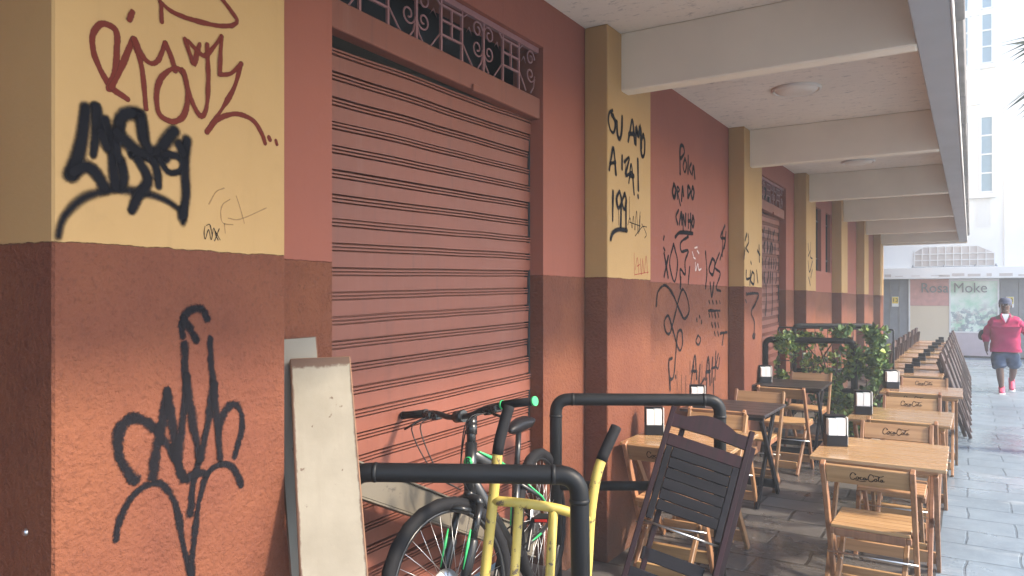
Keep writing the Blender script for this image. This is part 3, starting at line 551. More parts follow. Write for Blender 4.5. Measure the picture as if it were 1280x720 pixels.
# roller shutters with their lintel and scroll grille
def shutter(dy, name='roller_shutter'):
    y0, y1 = 2.024 + dy, 3.655 + dy
    b = MB(); pitch = 0.0972; tilt = 0.0205
    # slat profile repeated: flat face with a double dark groove at its foot
    prof = [(0.0, 0.0), (0.0, 0.060), (-0.020, 0.0605), (-0.020, 0.0655), (0.003, 0.0675), (0.003, 0.0745), (-0.016, 0.0755), (-0.016, 0.0795), (0.003, 0.0815), (0.003, 0.0885), (-0.026, 0.089), (-0.026, 0.0968)]
    rows = []; z = 0.10
    zs = []
    base = 2.5390 - 0.0935
    k0 = -int((base - 0.17) / pitch)
    nrow = 0
    for k in range(k0, 2):
        for dx, dz in prof: zs.append((SX + dx + 0.006 * math.sin(k * 1.7), base + k * pitch + dz))
    bow = lambda t: 0.006 * math.sin(math.pi * t)
    cols = 36
    grid = []
    for j in range(cols + 1):
        t = j / cols; yy = y0 - 0.06 + (y1 - y0 + 0.06) * t
        grid.append([b.bm.verts.new((x + bow(t) + 0.012 * mnoise.noise(Vector((yy * 2.2, zz * 1.7, dy))), yy, zz + tilt * (yy - 2.11 - dy) + 0.0025 * mnoise.noise(Vector((yy * 3, round(zz / pitch) * 5.3, dy))))) for x, zz in zs])
    for j in range(cols):
        for i in range(len(zs) - 1): b.bm.faces.new((grid[j][i], grid[j + 1][i], grid[j + 1][i + 1], grid[j][i + 1]))
    sh = b.build(name, M['shutter'], bld, recalc=False)
    b = MB(); b.bar((SX + 0.035, y0 + 0.001, 2.742), (SX + 0.035, y1 - 0.001, 2.712), 0.117, 0.07, (0, 0, 1), 0.004); 
    b.box((SX + 0.071, y0 + 0.95, 2.655), (SX + 0.085, y0 + 1.02, 2.69), 0.003)
    b.build('lintel', M['shutter'], sh)
    b = MB(); b.box((SX - 0.05, y1 - 0.014, 0.17), (SX + 0.004, y1 - 0.001, 2.66)); b.build('guide_rail', M['dark_void'], sh)
    b = MB(); b.box((SX - 0.34, y0 - 0.5, 2.4), (SX - 0.30, y1 + 1.6, 3.45)); b.box((SX - 0.30, y0 - 0.5, 3.40), (SX - 0.12, y1 + 1.6, 3.45)); b.build('dark_backing', M['dark_void'], sh)  # dark sheets added to stand in for the room's shade behind the grille
    # header strip above the grille
    b = MB(); gx = -2.10; r = 0.006; z0, z1 = 2.80, 3.055
    b.box((gx - 0.01, y0 + 0.002, 3.03), (gx + 0.012, y1 - 0.002, 3.059))
    sx = [2.213 - 0.19, 2.213, 2.384, 2.573, 2.754, 2.92, 3.107, 3.288, 3.45, 3.63]
    def v(y): b.box((gx - r, dy + y - r, z0 - 0.03), (gx + r, dy + y + r, z1))
    def seg(p, q): b.tube([(gx, dy + p[0], p[1]), (gx, dy + q[0], q[1])], 0.0045, 6)
    for y in sx[1:9]: v(y)
    H = z1 - z0
    for a, c in ((2.213, 2.384), (2.754, 2.92), (3.288, 3.45)):         # square lattice panels
        for t in (0.28, 0.55, 0.82): b.box((gx - 0.005, dy + a, z0 + H * t - 0.005), (gx + 0.005, dy + c, z0 + H * t + 0.005))
        m = (a + c) / 2; b.box((gx - 0.0055, dy + m - 0.005, z0 + H * 0.28), (gx + 0.0055, dy + m + 0.005, z0 + H * 0.82))
    for mid, half in ((2.573, 0.18), (3.107, 0.18), (3.63, 0.17), (2.04, 0.17)):   # scroll panels
        for sgn in (-1, 1):
            if mid > 3.6 and sgn > 0 or mid < 2.1 and sgn < 0: continue
            for zc, up in ((z0 + H * 0.36, -1), (z0 + H * 0.72, 1)):
                pts = []
                for k in range(26):
                    a = k / 25 * 2.6 * math.pi; rr = 0.046 * (1 - 0.75 * k / 25)
                    pts.append((gx, dy + mid + sgn * (0.052 - rr * math.cos(a)), zc + up * rr * math.sin(a) * 1.0))
                b.tube(pts, 0.0045, 6)
            # small diamond and corner struts
            cy = mid + sgn * 0.125; cz = z0 + H * 0.54
            dm = [(gx, dy + cy, cz + 0.035), (gx, dy + cy + 0.028, cz), (gx, dy + cy, cz - 0.035), (gx, dy + cy - 0.028, cz)]
            b.tube(dm, 0.0045, 6, closed=True)
            seg((mid + sgn * half, z0 + H * 0.3), (mid + sgn * 0.10, z0 - 0.01)); seg((mid + sgn * half, z0 + H * 0.8), (mid + sgn * 0.11, z1))
            b.tube([(gx, dy + mid + sgn * 0.004, z0 + H * 0.3), (gx, dy + mid + sgn * 0.02, z0 + H * 0.1), (gx, dy + mid + sgn * 0.05, z0 - 0.01)], 0.0045, 6)
    b.build('grille', M['iron_paint'], sh)
    return sh
sh1 = shutter(0.0); sh2 = shutter(2 * BAY)
rg = random.Random(5); tags = []
for zz in (2.42, 2.25, 2.06, 1.88):
    y = 8.62
    while y < 9.9:
        tags.append([(y, zz - 0.06), (y + rg.uniform(-0.03, 0.05), zz + rg.uniform(-0.02, 0.02)), (y + rg.uniform(0, 0.06), zz + 0.06)]); y += rg.uniform(0.10, 0.2)
tags += [[(9.0 + k * 0.33, 1.80), (9.02 + k * 0.33, 1.6), (8.98 + k * 0.33, 1.42)] for k in range(3)]
ribbons('graffiti', tags, 0.05, M['spray_black'], sh2, lambda u, v, h: (SX + 0.018 + h, u, v), 0.2)

# graffiti painted on pillars and wall
def on_pillar(k):
    return lambda u, v, h: (PX + h, u, v)
def gr(key, mat, parent, X, mult=1.0, jit=0.0):
    wdt, st = GRAFFITI[key]
    ribbons('graffiti', st, wdt * mult, mat, parent, lambda u, v, h: (X + h, u, v), jit)
gr('p1_brown', M['brown_brush'], P1, PX, 1.35, 0.1)
gr('p1_black', M['spray_black'], P1, PX, 1.6, 0.2)
gr('p1_arc', M['spray_soft'], P1, PX, 2.2)
gr('p1_small', M['ink'], P1, PX, 1.0)
gr('p1_pencil', M['pencil'], P1, PX, 1.2)
gr('p1_low', M['spray_dense'], P1, PX, 1.7, 0.15)
gr('p2_spray', M['spray_black'], P2, PX, 2.7, 0.15)
gr('p2_thin', M['ink'], P2, PX, 1.5)
gr('p2_red', M['red_ink'], P2, PX, 2.0)
gr('wall_words', M['spray_black'], wall, WX, 2.5, 0.15)
gr('wall_tags', M['spray_dense'], wall, WX, 2.1, 0.2)
gr('wall_white', M['chalk'], wall, WX, 2.0)
gr('p3_tags', M['spray_dense'], P3, PX, 2.1, 0.1)
gr('p4_tags', M['spray_dense'], P4, PX, 2.0, 0.1)
b = MB(); b.lathe([(0.0001, 0.006), (0.008, 0.005), (0.010, 0.0), (0.010, -0.002)], (-2.027, 0.938, 1.054), (0, -1, 0), 14)
b.build('bolt', M['steel'], P1)

rg = random.Random(9)
def drips(parent, X, spots, mat, wd):
    ribbons('graffiti', [[(y, z), (y + rg.uniform(-0.003, 0.003), z - l * 0.5), (y, z - l)] for y, z, l in spots], wd, mat, parent, lambda u, v, h: (X + 0.0005 + h, u, v))
drips(wall, WX, [(5.9 + k * 0.11, 1.02 + rg.uniform(-.05, .08), rg.uniform(0.1, 0.25)) for k in range(7)], M['ink'], 0.010)
drips(P2, PX, [(4.34, 2.22, 0.12), (4.52, 2.30, 0.15), (4.45, 2.52, 0.08)], M['ink'], 0.006)
# ceiling lamps
for i, (x, y) in enumerate(((-1.2, 6.3), (-1.19, 10.1))):
    lab = ['round opal ceiling lamp in the bay nearest the camera', 'round opal ceiling lamp in the second bay from the camera', 'round opal ceiling lamp deep in the far bays', None][i]
    if lab is None: continue
    l = thing('ceiling_lamp', lab, 'ceiling lamp', (x, y, 3.329), (0, 0, 0), 'round lamps under the canopy')
    b = MB(); b.lathe([(0.19, 0), (0.19, -0.018), (0.175, -0.022), (0.165, -0.012), (0.165, 0)], seg=32); b.build('rim', M['lamp_rim'], l)
    b = MB(); b.lathe([(0.164, -0.010), (0.15, -0.026), (0.10, -0.038), (0.05, -0.043), (0.0, -0.044)], seg=32); b.build('lamp_shade', M['lamp'], l)

# ------------------------------------------------------------------ building across the end of the lane
FY = 23.3
shop = thing('shop_building', 'white building with pink shop front and window at the end of the lane', 'building', (0, FY, 0))
def sbox(name, x0, x1, z0, z1, mat, y0=0.0, y1=0.2, parent=None, bev=0.0):
    b = MB(); b.box((x0, y0, z0), (x1, y1, z1), bev); return b.build(name, mat, parent or shop)
sbox('wall', -6, 6.0, 2.30, 14.0, M['white_paint'], 0.06, 3.0)
sbox('side_wall', -6, -2.3, 0, 2.30, M['pink_tile'], 0.06, 0.3)
dr = sbox('door', -2.18, -1.47, 0, 2.10, M['grey_door'], 0.03, 0.1)
for x in (-2.17, -1.94, -1.70, -1.48):
    sbox('door_panel', x - 0.014, x + 0.014, 0.02, 2.08, M['grey_stone'], 0.01, 0.029, dr)
sbox('lower_wall', -2.3, 6.0, 0, 2.30, M['grey_stone'], 0.101, 0.4)
sbox('pink_panel', -1.43, -0.50, 1.385, 2.11, M['pink_tile'], 0.0, 0.1)
sbox('beige_panel', -1.43, -0.50, 0, 1.38, M['beige'], 0.002, 0.1)
sbox('plinth', -0.48, 0.62, 0.05, 0.66, M['mauve'], 0.0, 0.1)
sbox('kerb', -2.2, 6, 0.0, 0.05, M['sign_black'], -0.04, 0.0)
wf = sbox('window', -0.46, 0.60, 0.70, 2.05, M['shop_glass'], 0.03, 0.1)
for (x0, x1, z0, z1) in ((-0.50, -0.46, 0.66, 2.11), (0.60, 0.64, 0.0, 2.11), (-0.46, 0.60, 0.66, 0.70), (-0.46, 0.60, 2.05, 2.11)):
    sbox('frame', x0, x1, z0, z1, M['frame_white'], -0.01, 0.1, wf)
sbox('edge_trim', -1.47, -1.43, 0, 2.11, M['frame_white'], -0.01, 0.1)
for x0, x1 in ((0.66, 1.05), (1.06, 1.5), (1.51, 2.2), (2.21, 6.0)):
    sbox('stone_pillar', x0, x1, 0.02, 2.11, M['grey_stone'], 0.0, 0.1)
aw = sbox('awning', -6, 6.0, 2.115, 2.42, M['white_paint'], -0.45, 0.06, None, 0.01)
b = MB()
for k in range(24): 
    x = -2 + k * 0.33 + random.uniform(-.1, .1); b.box((x, -0.453, 2.16 + random.uniform(0, .04)), (x + random.uniform(.1, .3), -0.449, 2.20 + random.uniform(0, .06)))
b.build('stain', M['vent'], aw)
# hexagonal-topped vent grille above the awning
b = MB(); hexp = [(-1.33, 0.05, 2.46), (0.53, 0.05, 2.46), (0.53, 0.05, 2.80), (0.16, 0.05, 2.99), (-1.10, 0.05, 2.99), (-1.33, 0.05, 2.86)]
b.prism(hexp, (0, 0.02, 0)); vg = b.build('vent', M['vent'], shop)
b = MB()
for k in range(11):
    x = -1.33 + k * 0.186; zt = 2.99 if -1.10 <= x <= 0.16 else (2.86 + (x + 1.33) / 0.23 * 0.13 if x < -1.1 else 2.99 - (x - 0.16) / 0.37 * 0.19)
    b.box((x - 0.009, 0.02, 2.46), (x + 0.009, 0.049, zt))
for z in (2.46, 2.63, 2.80): b.box((-1.34, 0.018, z - 0.012), (0.54, 0.048, z + 0.012))
b.build('vent_bars', M['frame_white'], vg)
b = MB(); b.tube([(-1.40, -0.1, 2.44), (0.60, -0.1, 2.44)], 0.012, 6)
for x in (-1.36, -0.63, 0.1, 0.56): b.tube([(x, -0.1, 2.42), (x, -0.1, 2.50)], 0.018, 6)
b.build('railing', M['grey_door'], shop)
# tower facade windows and ledges
def tower_window(x0, x1, z0, z1, n):
    p = sbox('window', x0, x1, z0, z1, M['pane'], 0.055, 0.0595)
    for k in range(n + 1):
        z = z0 + (z1 - z0) * k / n; sbox('glazing_bar', x0, x1, z - 0.02, z + 0.02, M['frame_white'], 0.03, 0.054, p)
    for x in (x0, x1): sbox('frame', x - 0.025, x + 0.025, z0 - 0.02, z1 + 0.02, M['frame_white'], 0.02, 0.054, p)
tower_window(0.24, 0.49, 7.85, 9.15, 3); tower_window(0.24, 0.49, 9.3, 11.5, 4)
tower_window(-0.40, -0.05, 7.85, 9.15, 3); tower_window(-0.40, -0.05, 9.3, 11.5, 4)
tower_window(0.22, 0.50, 4.42, 6.42, 4); tower_window(-0.45, -0.10, 4.42, 6.42, 4)
for x0, x1, z0, z1, d in ((-2.5, 0.56, 7.70, 7.80, 0.1), (-2.5, 0.56, 4.26, 4.36, 0.1), (-2.5, 0.22, 6.76, 7.70, 0.06), (-2.5, -0.12, 3.3, 4.26, 0.06), (-2.5, 0.22, 9.15, 9.3, 0.05)):
    sbox('ledge', x0, x1, z0, z1, M['white_paint'], 0.06 - d, 0.0599)
for k in range(4): sbox('rib', 0.17 + k * 0.09, 0.19 + k * 0.09, 3.5, 4.25, M['white_paint'], 0.03, 0.0599)
sbox('pilaster', 0.75, 6.0, 2.425, 14, M['white_paint'], 0.02, 0.0599)
text_mesh('sign_letters', 'Rosa Moke', 0.40, M['sign_grey'], shop, Matrix.Translation((-0.40, -0.02, 1.86)) @ Matrix.Rotation(R(90), 4, 'X') @ Matrix.Diagonal((0.86, 0.95, 1, 1)), 0.02)
for x, lab in ((-1.80, 'small white notice with a black and yellow square on the grey door'), (0.87, 'small white notice with a black and yellow square on the stone pillar')):
    s = thing('notice', lab, 'sign', (x, FY - 0.012, 1.50), (0, 0, 0), 'small notices on the far shop front')
    b = MB(); b.box((-0.085, -0.006, -0.15), (0.085, 0, 0.13)); b.build('plate', M['sign_white'], s)
    b = MB(); b.box((-0.075, -0.009, -0.06), (0.075, -0.0062, 0.12)); b.build('square', M['sign_yellow'], s)
    text_mesh('digits', '13', 0.15, M['sign_black'], s, Matrix.Translation((0, -0.011, 0.03)) @ Matrix.Rotation(R(90), 4, 'X'), 0.002)

# ------------------------------------------------------------------ bar furniture
SCRIPT = [[(.17,.72),(.14,.9),(.08,.95),(.03,.75),(.0,.42),(.03,.15),(.09,.1),(.16,.3)], [(.16,.72),(.18,.82)],
          [(.24,.5),(.20,.48),(.19,.3),(.22,.2),(.26,.32),(.24,.5),(.29,.42)], [(.36,.5),(.32,.5),(.30,.3),(.34,.2),(.39,.32)],
          [(.45,.48),(.41,.46),(.40,.28),(.43,.22),(.46,.45),(.46,.25),(.50,.3)], [(.48,.36),(.53,.36)],
          [(.70,.70),(.67,.92),(.61,.95),(.56,.72),(.54,.40),(.57,.14),(.63,.10),(.70,.3)], [(.60,.98),(.75,.86),(.90,.82),(.99,.95)],
          [(.77,.5),(.73,.46),(.72,.28),(.76,.2),(.79,.34),(.77,.5)], [(.82,.3),(.85,.6),(.87,.82),(.84,.6),(.84,.28),(.88,.25)],
          [(.95,.48),(.91,.46),(.90,.28),(.93,.22),(.96,.45),(.96,.25),(1.0,.3)], [(.16,.12),(.30,.02),(.46,.06)]]
def brand(parent, z, y, sgn, width, mat):
    s = width; ht = width * 0.33
    place = lambda u, v, h: (sgn * (u - 0.5) * s, y - sgn * h, z + (v / max(s, 1e-6) - 0.5) * ht)
    st = [[(a, c * s) for a, c in q] for q in SCRIPT]
    # draw in metres: u along the board, v up it
    st = [[((a - 0.5) * s, (c - 0.5) * ht) for a, c in q] for q in SCRIPT]
    ribbons('lettering', st, 0.0085, mat, parent, lambda u, v, h: (sgn * u, y - sgn * h, z + v), 0.1, 0.0001)
M['stamp'] = paint_stroke('burnt_script', (0.03, 0.016, 0.01), 0.3, 0.92, 0.2)
def make_chair(name, label, group, mx, mz, letters=0):
    t = thing(name, label, 'chair', (0, 0, 0), (0, 0, 0), group)
    bv = 0.003
    for sx in (-1, 1):
        b = MB(); b.bar((sx * 0.203, -0.045, 0.80), (sx * 0.203, 0.34, 0.0), 0.024, 0.044, (1, 0, 0), bv); b.build('leg', mz, t)
        b = MB(); b.bar((sx * 0.153, 0.36, 0.437), (sx * 0.153, -0.07, 0.0), 0.024, 0.044, (1, 0, 0), bv); b.build('leg', mz, t)
    b = MB(); b.bar((0, -0.038, 0.790), (0, 0.008, 0.695), 0.382, 0.018, (1, 0, 0), bv); bk = b.build('backrest', mx, t)
    if letters:
        for sgn in (1, -1):
            ang = math.atan2(0.046, 0.095)
            ht = 0.05; wd = 0.155
            st = [[((a - 0.5) * wd, (c - 0.5) * ht) for a, c in q] for q in SCRIPT]
            ctr = Vector((0, -0.015, 0.7425)); up = Vector((0, -math.sin(ang), math.cos(ang))); nr = Vector((0, -math.cos(ang), -math.sin(ang))) * sgn
            ribbons('lettering', st, 0.0058, M['stamp'], bk, lambda u, v, h: ctr + Vector((sgn * u, 0, 0)) + up * v + nr * (0.0088 + h), 0.1, 0.0001)
    b = MB()
    for k in range(6):
        y = 0.072 + k * 0.062; b.box((-0.185, y, 0.440), (0.185, y + 0.053, 0.458), bv)
    st = b.build('seat', mx, t)
    b = MB()
    for sx in (-1, 1): b.box((sx * 0.178 - 0.012, 0.068, 0.407), (sx * 0.178 + 0.012, 0.438, 0.4395), bv)
    b.box((-0.166, 0.068, 0.400), (0.166, 0.088, 0.4395), bv)
    b.build('seat_rail', mz, st)
    b = MB(); b.box((-0.141, -0.022, 0.045), (0.141, -0.004, 0.115), bv); b.build('stretcher', mx, t)
    b = MB(); b.box((-0.191, 0.285, 0.06), (0.191, 0.305, 0.13), bv); b.build('stretcher', mx, t)
    b = MB(); b.tube([(-0.215, 0.158, 0.285), (0.215, 0.158, 0.285)], 0.005, 8); b.tube([(-0.215, 0.215, 0.26), (-0.14, 0.15, 0.26)], 0.003, 6)
    b.build('rod', M['steel'], t)
    return t
def make_table(name, label, group, mtop, mx, mz):
    t = thing(name, label, 'table', (0, 0, 0), (0, 0, 0), group); bv = 0.003
    b = MB()
    for k in range(5):
        y = -0.36 + k * 0.1445; b.box((-0.337, y, 0.718), (0.337, y + 0.1425, 0.74), bv)
    tp = b.build('table_top', mtop, t)
    b = MB()
    b.bm.free()
    for y in (-0.25, 0.25):
        b = MB(); b.box((-0.30, y - 0.02, 0.680), (0.30, y + 0.02, 0.7175), bv); b.build('batten', mx, tp)
    for sx in (-1, 1):
        b = MB(); b.bar((sx * 0.285, -0.27, 0.69), (sx * 0.285, 0.29, 0.0), 0.024, 0.046, (1, 0, 0), bv); b.build('leg', mz, t)
        b = MB(); b.bar((sx * 0.255, 0.27, 0.69), (sx * 0.255, -0.29, 0.0), 0.024, 0.046, (1, 0, 0), bv); b.build('leg', mz, t)
    b = MB(); b.box((-0.243, -0.262, 0.05), (0.243, -0.242, 0.12), bv); b.build('stretcher', mx, t)
    b = MB(); b.box((-0.273, 0.242, 0.05), (0.273, 0.262, 0.12), bv); b.build('stretcher', mx, t)
    return t
def make_holder(label, loc, rz):
    t = thing('napkin_holder', label, 'napkin holder', loc, (0, 0, rz), 'napkin holders on the tables')
    b = MB()
    b.box((-0.058, -0.052, 0), (0.058, 0.052, 0.004)); b.box((-0.058, -0.055, 0.004), (0.058, -0.052, 0.066), 0.001)
    b.box((-0.058, 0.052, 0.004), (0.058, 0.055, 0.175), 0.001)
    b.box((-0.058, -0.0515, 0.0045), (-0.055, 0.0515, 0.066)); b.box((0.055, -0.0515, 0.0045), (0.058, 0.0515, 0.066))
    for sx in (-1, 1): b.box((sx * 0.052 - 0.003, 0.03, 0.066), (sx * 0.052 + 0.003, 0.0515, 0.174))
    b.box((-0.058, -0.02, 0.1755), (0.058, 0.055, 0.179))
    b.build('case', M['plastic'], t)
    b = MB()
    for k in range(14):
        y = -0.046 + k * 0.0050; h = 0.160 + random.uniform(-0.005, 0.004); x = random.uniform(-0.002, 0.002)
        b.box((-0.047 + x, y, 0.0045), (-0.002 + x, y + 0.0042, h)); b.box((0.001 + x, y, 0.0045), (0.046 + x, y + 0.0042, h + 0.004))
    b.build('napkins', M['paper'], t)
    b = MB(); b.box((0.0585, -0.04, 0.01), (0.063, 0.045, 0.172)); b.build('card', M['paper'], t)
    return t
GC = 'light wood folding chairs at the tables'
GT = 'light wood folding tables'
TXC = -0.445
chair0 = make_chair('folding_chair', '', GC, M['wood_x'], M['wood_z'], 1)
chair_plain = make_chair('folding_chair', '', GC, M['wood_x'], M['wood_z'], 0)
table0 = make_table('folding_table', '', GT, M['wood_top'], M['wood_x'], M['wood_z'])
dtable0 = make_table('folding_table', '', 'dark folding tables', M['dark_top'], M['dark_x'], M['dark_x'])
used = set()
def place(proto, x, y, z, rz, label):
    o = proto if proto not in used else copy_tree(proto); used.add(proto)
    o.location = (x, y, z); o.rotation_euler = (0, 0, rz); o['label'] = label; return o
ord_t = ['nearest', 'second', 'third']
tys = [4.82, 6.33, 8.13]
txs = [-0.445, -0.45, -0.40]
for i, (x, y) in enumerate(zip(txs, tys)):
    place(table0, x, y, 0.004, R([0.4, -0.6, 0.5][i]), ['light wood folding table beside the lane, nearest the camera', 'light wood folding table beside the lane, middle one of three', 'light wood folding table beside the lane, just before the dark tables'][i])
cl = [(-0.44, 4.09, 0, 'light wood chair with script lettering, front one at the nearest lane table'),
      (-0.42, 5.48, 180, 'light wood chair facing the camera behind the nearest lane table'),
      (-0.40, 5.72, 0, 'reddish wood chair with its back to the camera at the middle lane table'),
      (-0.42, 6.98, 180, 'light wood chair facing the camera behind the middle lane table'),
      (-0.43, 7.45, 0, 'light wood chair with its back to the camera at the third lane table'),
      (-0.41, 8.70, 180, 'light wood chair facing the camera behind the third lane table')]
for x, y, a, lab in cl: place(chair0, x, y, 0.004, R(a + random.uniform(-2, 2)), lab)
# along the wall
place(table0, -1.52, 4.62, 0.004, R(0.5), 'light wood folding table against the wall behind the dark leaning chair')
place(dtable0, -1.655, 6.13, 0.004, R(-0.8), 'black folding table against the graffiti wall, the nearer of two')
place(dtable0, -1.575, 8.07, 0.004, R(0.6), 'black folding table by the third pillar in front of the climbing plants')
for x, y, a, lab, pr in [(-1.50, 4.03, 1, 'light wood chair half under the wall table behind the bicycle barrier', 0),
                         (-1.56, 5.30, 180, 'light wood chair facing the camera between the wall table and nearer black table', 1),
                         (-1.62, 5.56, 0, 'light wood chair with its back to the camera at the nearer black table', 0),
                         (-1.60, 6.74, 180, 'light wood chair facing the camera behind the nearer black table', 1),
                         (-1.50, 7.19, -2, 'light wood chair standing free before the farther black table', 1),
                         (-1.50, 8.66, 180, 'light wood chair facing the camera behind the farther black table', 1)]:
    place(chair_plain if pr else chair0, x, y, 0.004, R(a), lab)
for x, y, rz, lab in [(-0.700, 4.86, 3, 'black napkin holder on the nearest lane table'), (-0.705, 6.25, -4, 'black napkin holder on the middle lane table'),
                      (-0.665, 8.15, 2, 'black napkin holder on the third lane table'), (-1.77, 4.62, 8, 'black napkin holder on the light wood wall table'),
                      (-1.90, 5.93, 5, 'black napkin holder on the nearer black table'), (-1.83, 7.98, 4, 'black napkin holder on the farther black table')]:
    make_holder(lab, (x, y, 0.7445), R(rz + 18))

# dark folded chair: flat frame, slatted panel, humped crest
def make_folded(label, group, mx, mz):
    t = thing('folded_chair', label, 'chair', (0, 0, 0), (0, 0, 0), group); bv = 0.003
    for sx in (-1, 1):
        b = MB(); b.bar((sx * 0.200, 0, 0.0), (sx * 0.200, 0, 1.0), 0.026, 0.036, (1, 0, 0), bv); b.build('leg', mz, t)
        b = MB(); b.bar((sx * 0.178 + 0.052, 0.050, 0.02), (sx * 0.178 + 0.052, 0.050, 0.93), 0.026, 0.040, (1, 0, 0), bv); b.build('leg', mz, t)
    poly = []
    for k in range(21):
        u = -1 + 2 * k / 20; hump = 0.042 * max(0.0, math.cos(u * math.pi * 0.72)) if abs(u) < 0.69 else 0.0
        poly.append((u * 0.187, -0.012, 0.965 + hump))
    poly += [(0.187, -0.012, 0.895), (0.0, -0.012, 0.905), (-0.187, -0.012, 0.895)]
    b = MB(); b.prism(poly, (0, 0.024, 0)); b.build('crest_rail', mz, t)
    b = MB(); b.box((-0.187, -0.012, 0.79), (0.187, 0.014, 0.855), bv); b.build('backrest', mz, t)
    b = MB()
    for k in range(6): b.box((-0.150, -0.020, 0.455 + k * 0.056), (0.150, 0.0, 0.455 + k * 0.056 + 0.0525), bv)
    s = b.build('seat', mx, t)
    b = MB()
    b.bm.free()
    for sx in (-1, 1):
        b = MB(); b.box((sx * 0.168 - 0.016, -0.018, 0.40), (sx * 0.168 + 0.016, 0.004, 0.788), bv); b.build('seat_rail', mx, s)
    b = MB(); b.tube([(-0.19, 0.02, 0.385), (0.19, 0.02, 0.385)], 0.006, 8); b.build('rod', M['steel'], t)
    b = MB(); b.box((-0.152, 0.03, 0.20), (0.152, 0.055, 0.265), bv); b.box((-0.187, -0.012, 0.08), (0.187, 0.012, 0.15), bv); b.build('stretcher', mx, t)
    return t
fc = make_folded('dark red-brown folded chair leaning on the black pipe barrier', 'folded dark chairs', M['dark_x'], M['dark_z'])
def frame_place(o, BL, BR, TL, thick_to):
    """stand a flat thing with its lower corners, width and height direction given in metres"""
    BL, BR, TL = Vector(BL), Vector(BR), Vector(TL)
    x = (BR - BL).normalized(); z = TL - BL; z = (z - x * z.dot(x)).normalized(); y = z.cross(x)
    m = Matrix((x, y, z)).transposed().to_4x4(); m.translation = (BL + BR) / 2; o.matrix_world = m
def lean_frame(o, foot, top, roll, xhint):
    z = (Vector(top) - Vector(foot)).normalized(); x = Vector(xhint); x = (x - z * x.dot(z)).normalized(); y = z.cross(x)
    m = Matrix((x, y, z)).transposed().to_4x4(); m.translation = Vector(foot); m = m @ Matrix.Diagonal((1, 1, 0.955, 1)); o.matrix_world = m
lean_frame(fc, (-1.240, 3.315, 0.175), (-1.115, 3.738, 1.03), 0, (0.86, 0.35, -0.16))

fc2 = make_folded('', 'folded brown chairs leaning on the far tables', M['brown_x'], M['brown_z'])
ftab = make_table('folding_table', '', 'brown tables in the far row', M['wood_top'], M['brown_x'], M['brown_z'])
M['brown_top'] = wood('pale_brown_table_top', (0.26, 0.18, 0.15), (0.19, 0.125, 0.105), 0, 0.2, 1.0, 0.145, 0.6, 0.6)
ftab.children[0].data.materials[0] = M['brown_top']
nth = ['first', 'second', 'third', 'fourth', 'fifth', 'sixth', 'seventh', 'eighth']
for k in range(8):
    y = 9.95 + k * 0.98
    place(ftab, -0.60, y, 0.004, R(random.uniform(-1, 1)), 'brown folding table in the far row, %s from the light wood tables' % nth[k])
    for side in (1, -1):
        o = fc2 if (k == 0 and side == 1) else copy_tree(fc2)
        # foot away from the table edge, top leaning against it
        bx = -0.60 + side * (0.60 if side > 0 else 0.43) ; tx = -0.60 + side * 0.355
        yc = y + (0.30 if side > 0 else 0.1) + random.uniform(-0.05, 0.05)
        lean = math.atan2(abs(bx - tx), 0.76)
        zax = Vector((-side * math.sin(lean), random.uniform(-0.02, 0.02), math.cos(lean))).normalized()
        xax = Vector((0, side, 0)); xax = (xax - zax * xax.dot(zax)).normalized(); yax = zax.cross(xax)
        m = Matrix((xax, yax, zax)).transposed().to_4x4(); m.translation = (bx, yc, 0.012); o.matrix_world = m
        o['label'] = ('folded brown chair leaning on the lane side of the %s far table' if side > 0 else 'folded brown chair leaning on the wall side of the %s far table') % nth[k]
    b = MB(); b.box((-0.05, -0.04, 0), (0.05, 0.04, 0.05), 0.003); b.box((-0.045, 0.02, 0.05), (0.045, 0.035, 0.10), 0.003)
    hh = b.build('napkin_holder', M['plastic']); hh.location = (-0.62 + 0.03 * k * 0.6, y - 0.05, 0.7445)
    tag(hh, 'small black napkin holder on the %s far brown table' % nth[k], 'napkin holder', 'napkin holders on the far tables')

# ------------------------------------------------------------------ pipe barriers
def barrier(label, pts, loc, parts=()):
    t = thing('pipe_barrier', label, 'barrier', loc, (0, 0, 0), 'black pipe barriers by the wall')
    o = Vector(loc)
    b = MB(); b.tube(arc([Vector(p) - o for p in pts], 0.075, 8), 0.0325, 16); fr = b.build('frame', M['pipe'], t)
    for i in (1, 2):
        P = Vector(pts[i]) - o
        for q in (pts[i - 1], pts[i + 1]):
            d = (Vector(q) - o - P).normalized(); b = MB(); b.tube([P + d * 0.080, P + d * 0.088, P + d * 0.096], [0.0332, 0.0350, 0.0332], 16); b.build('weld', M['pipe'], fr)
    for a, c in parts:
        b = MB(); b.tube([Vector(a) - o, Vector(c) - o], 0.026, 12); b.build('cross_bar', M['pipe'], t)
    return t
barrier('black pipe barrier in front of the bicycle, nearest the camera', [(-1.80, 1.85, 0.17), (-1.80, 1.85, 1.05), (-1.125, 2.243, 1.045), (-1.115, 2.25, 0.17)], (-1.46, 2.05, 0.17))
barrier('black pipe barrier behind the dark folded chair', [(-1.865, 3.445, 0.17), (-1.865, 3.445, 1.104), (-1.127, 3.902, 1.10), (-1.127, 3.902, 0.0)], (-1.5, 3.67, 0.0), [((-1.865, 3.445, 0.647), (-1.127, 3.902, 0.645))])
barrier('black pipe barrier overgrown by vines, in front of the trellis', [(-2.02, 8.82, 0), (-2.02, 8.82, 1.15), (-1.10, 8.95, 1.15), (-1.10, 8.95, 0)], (-1.56, 8.88, 0.0), [((-2.02, 8.82, 0.6), (-1.10, 8.95, 0.6))])
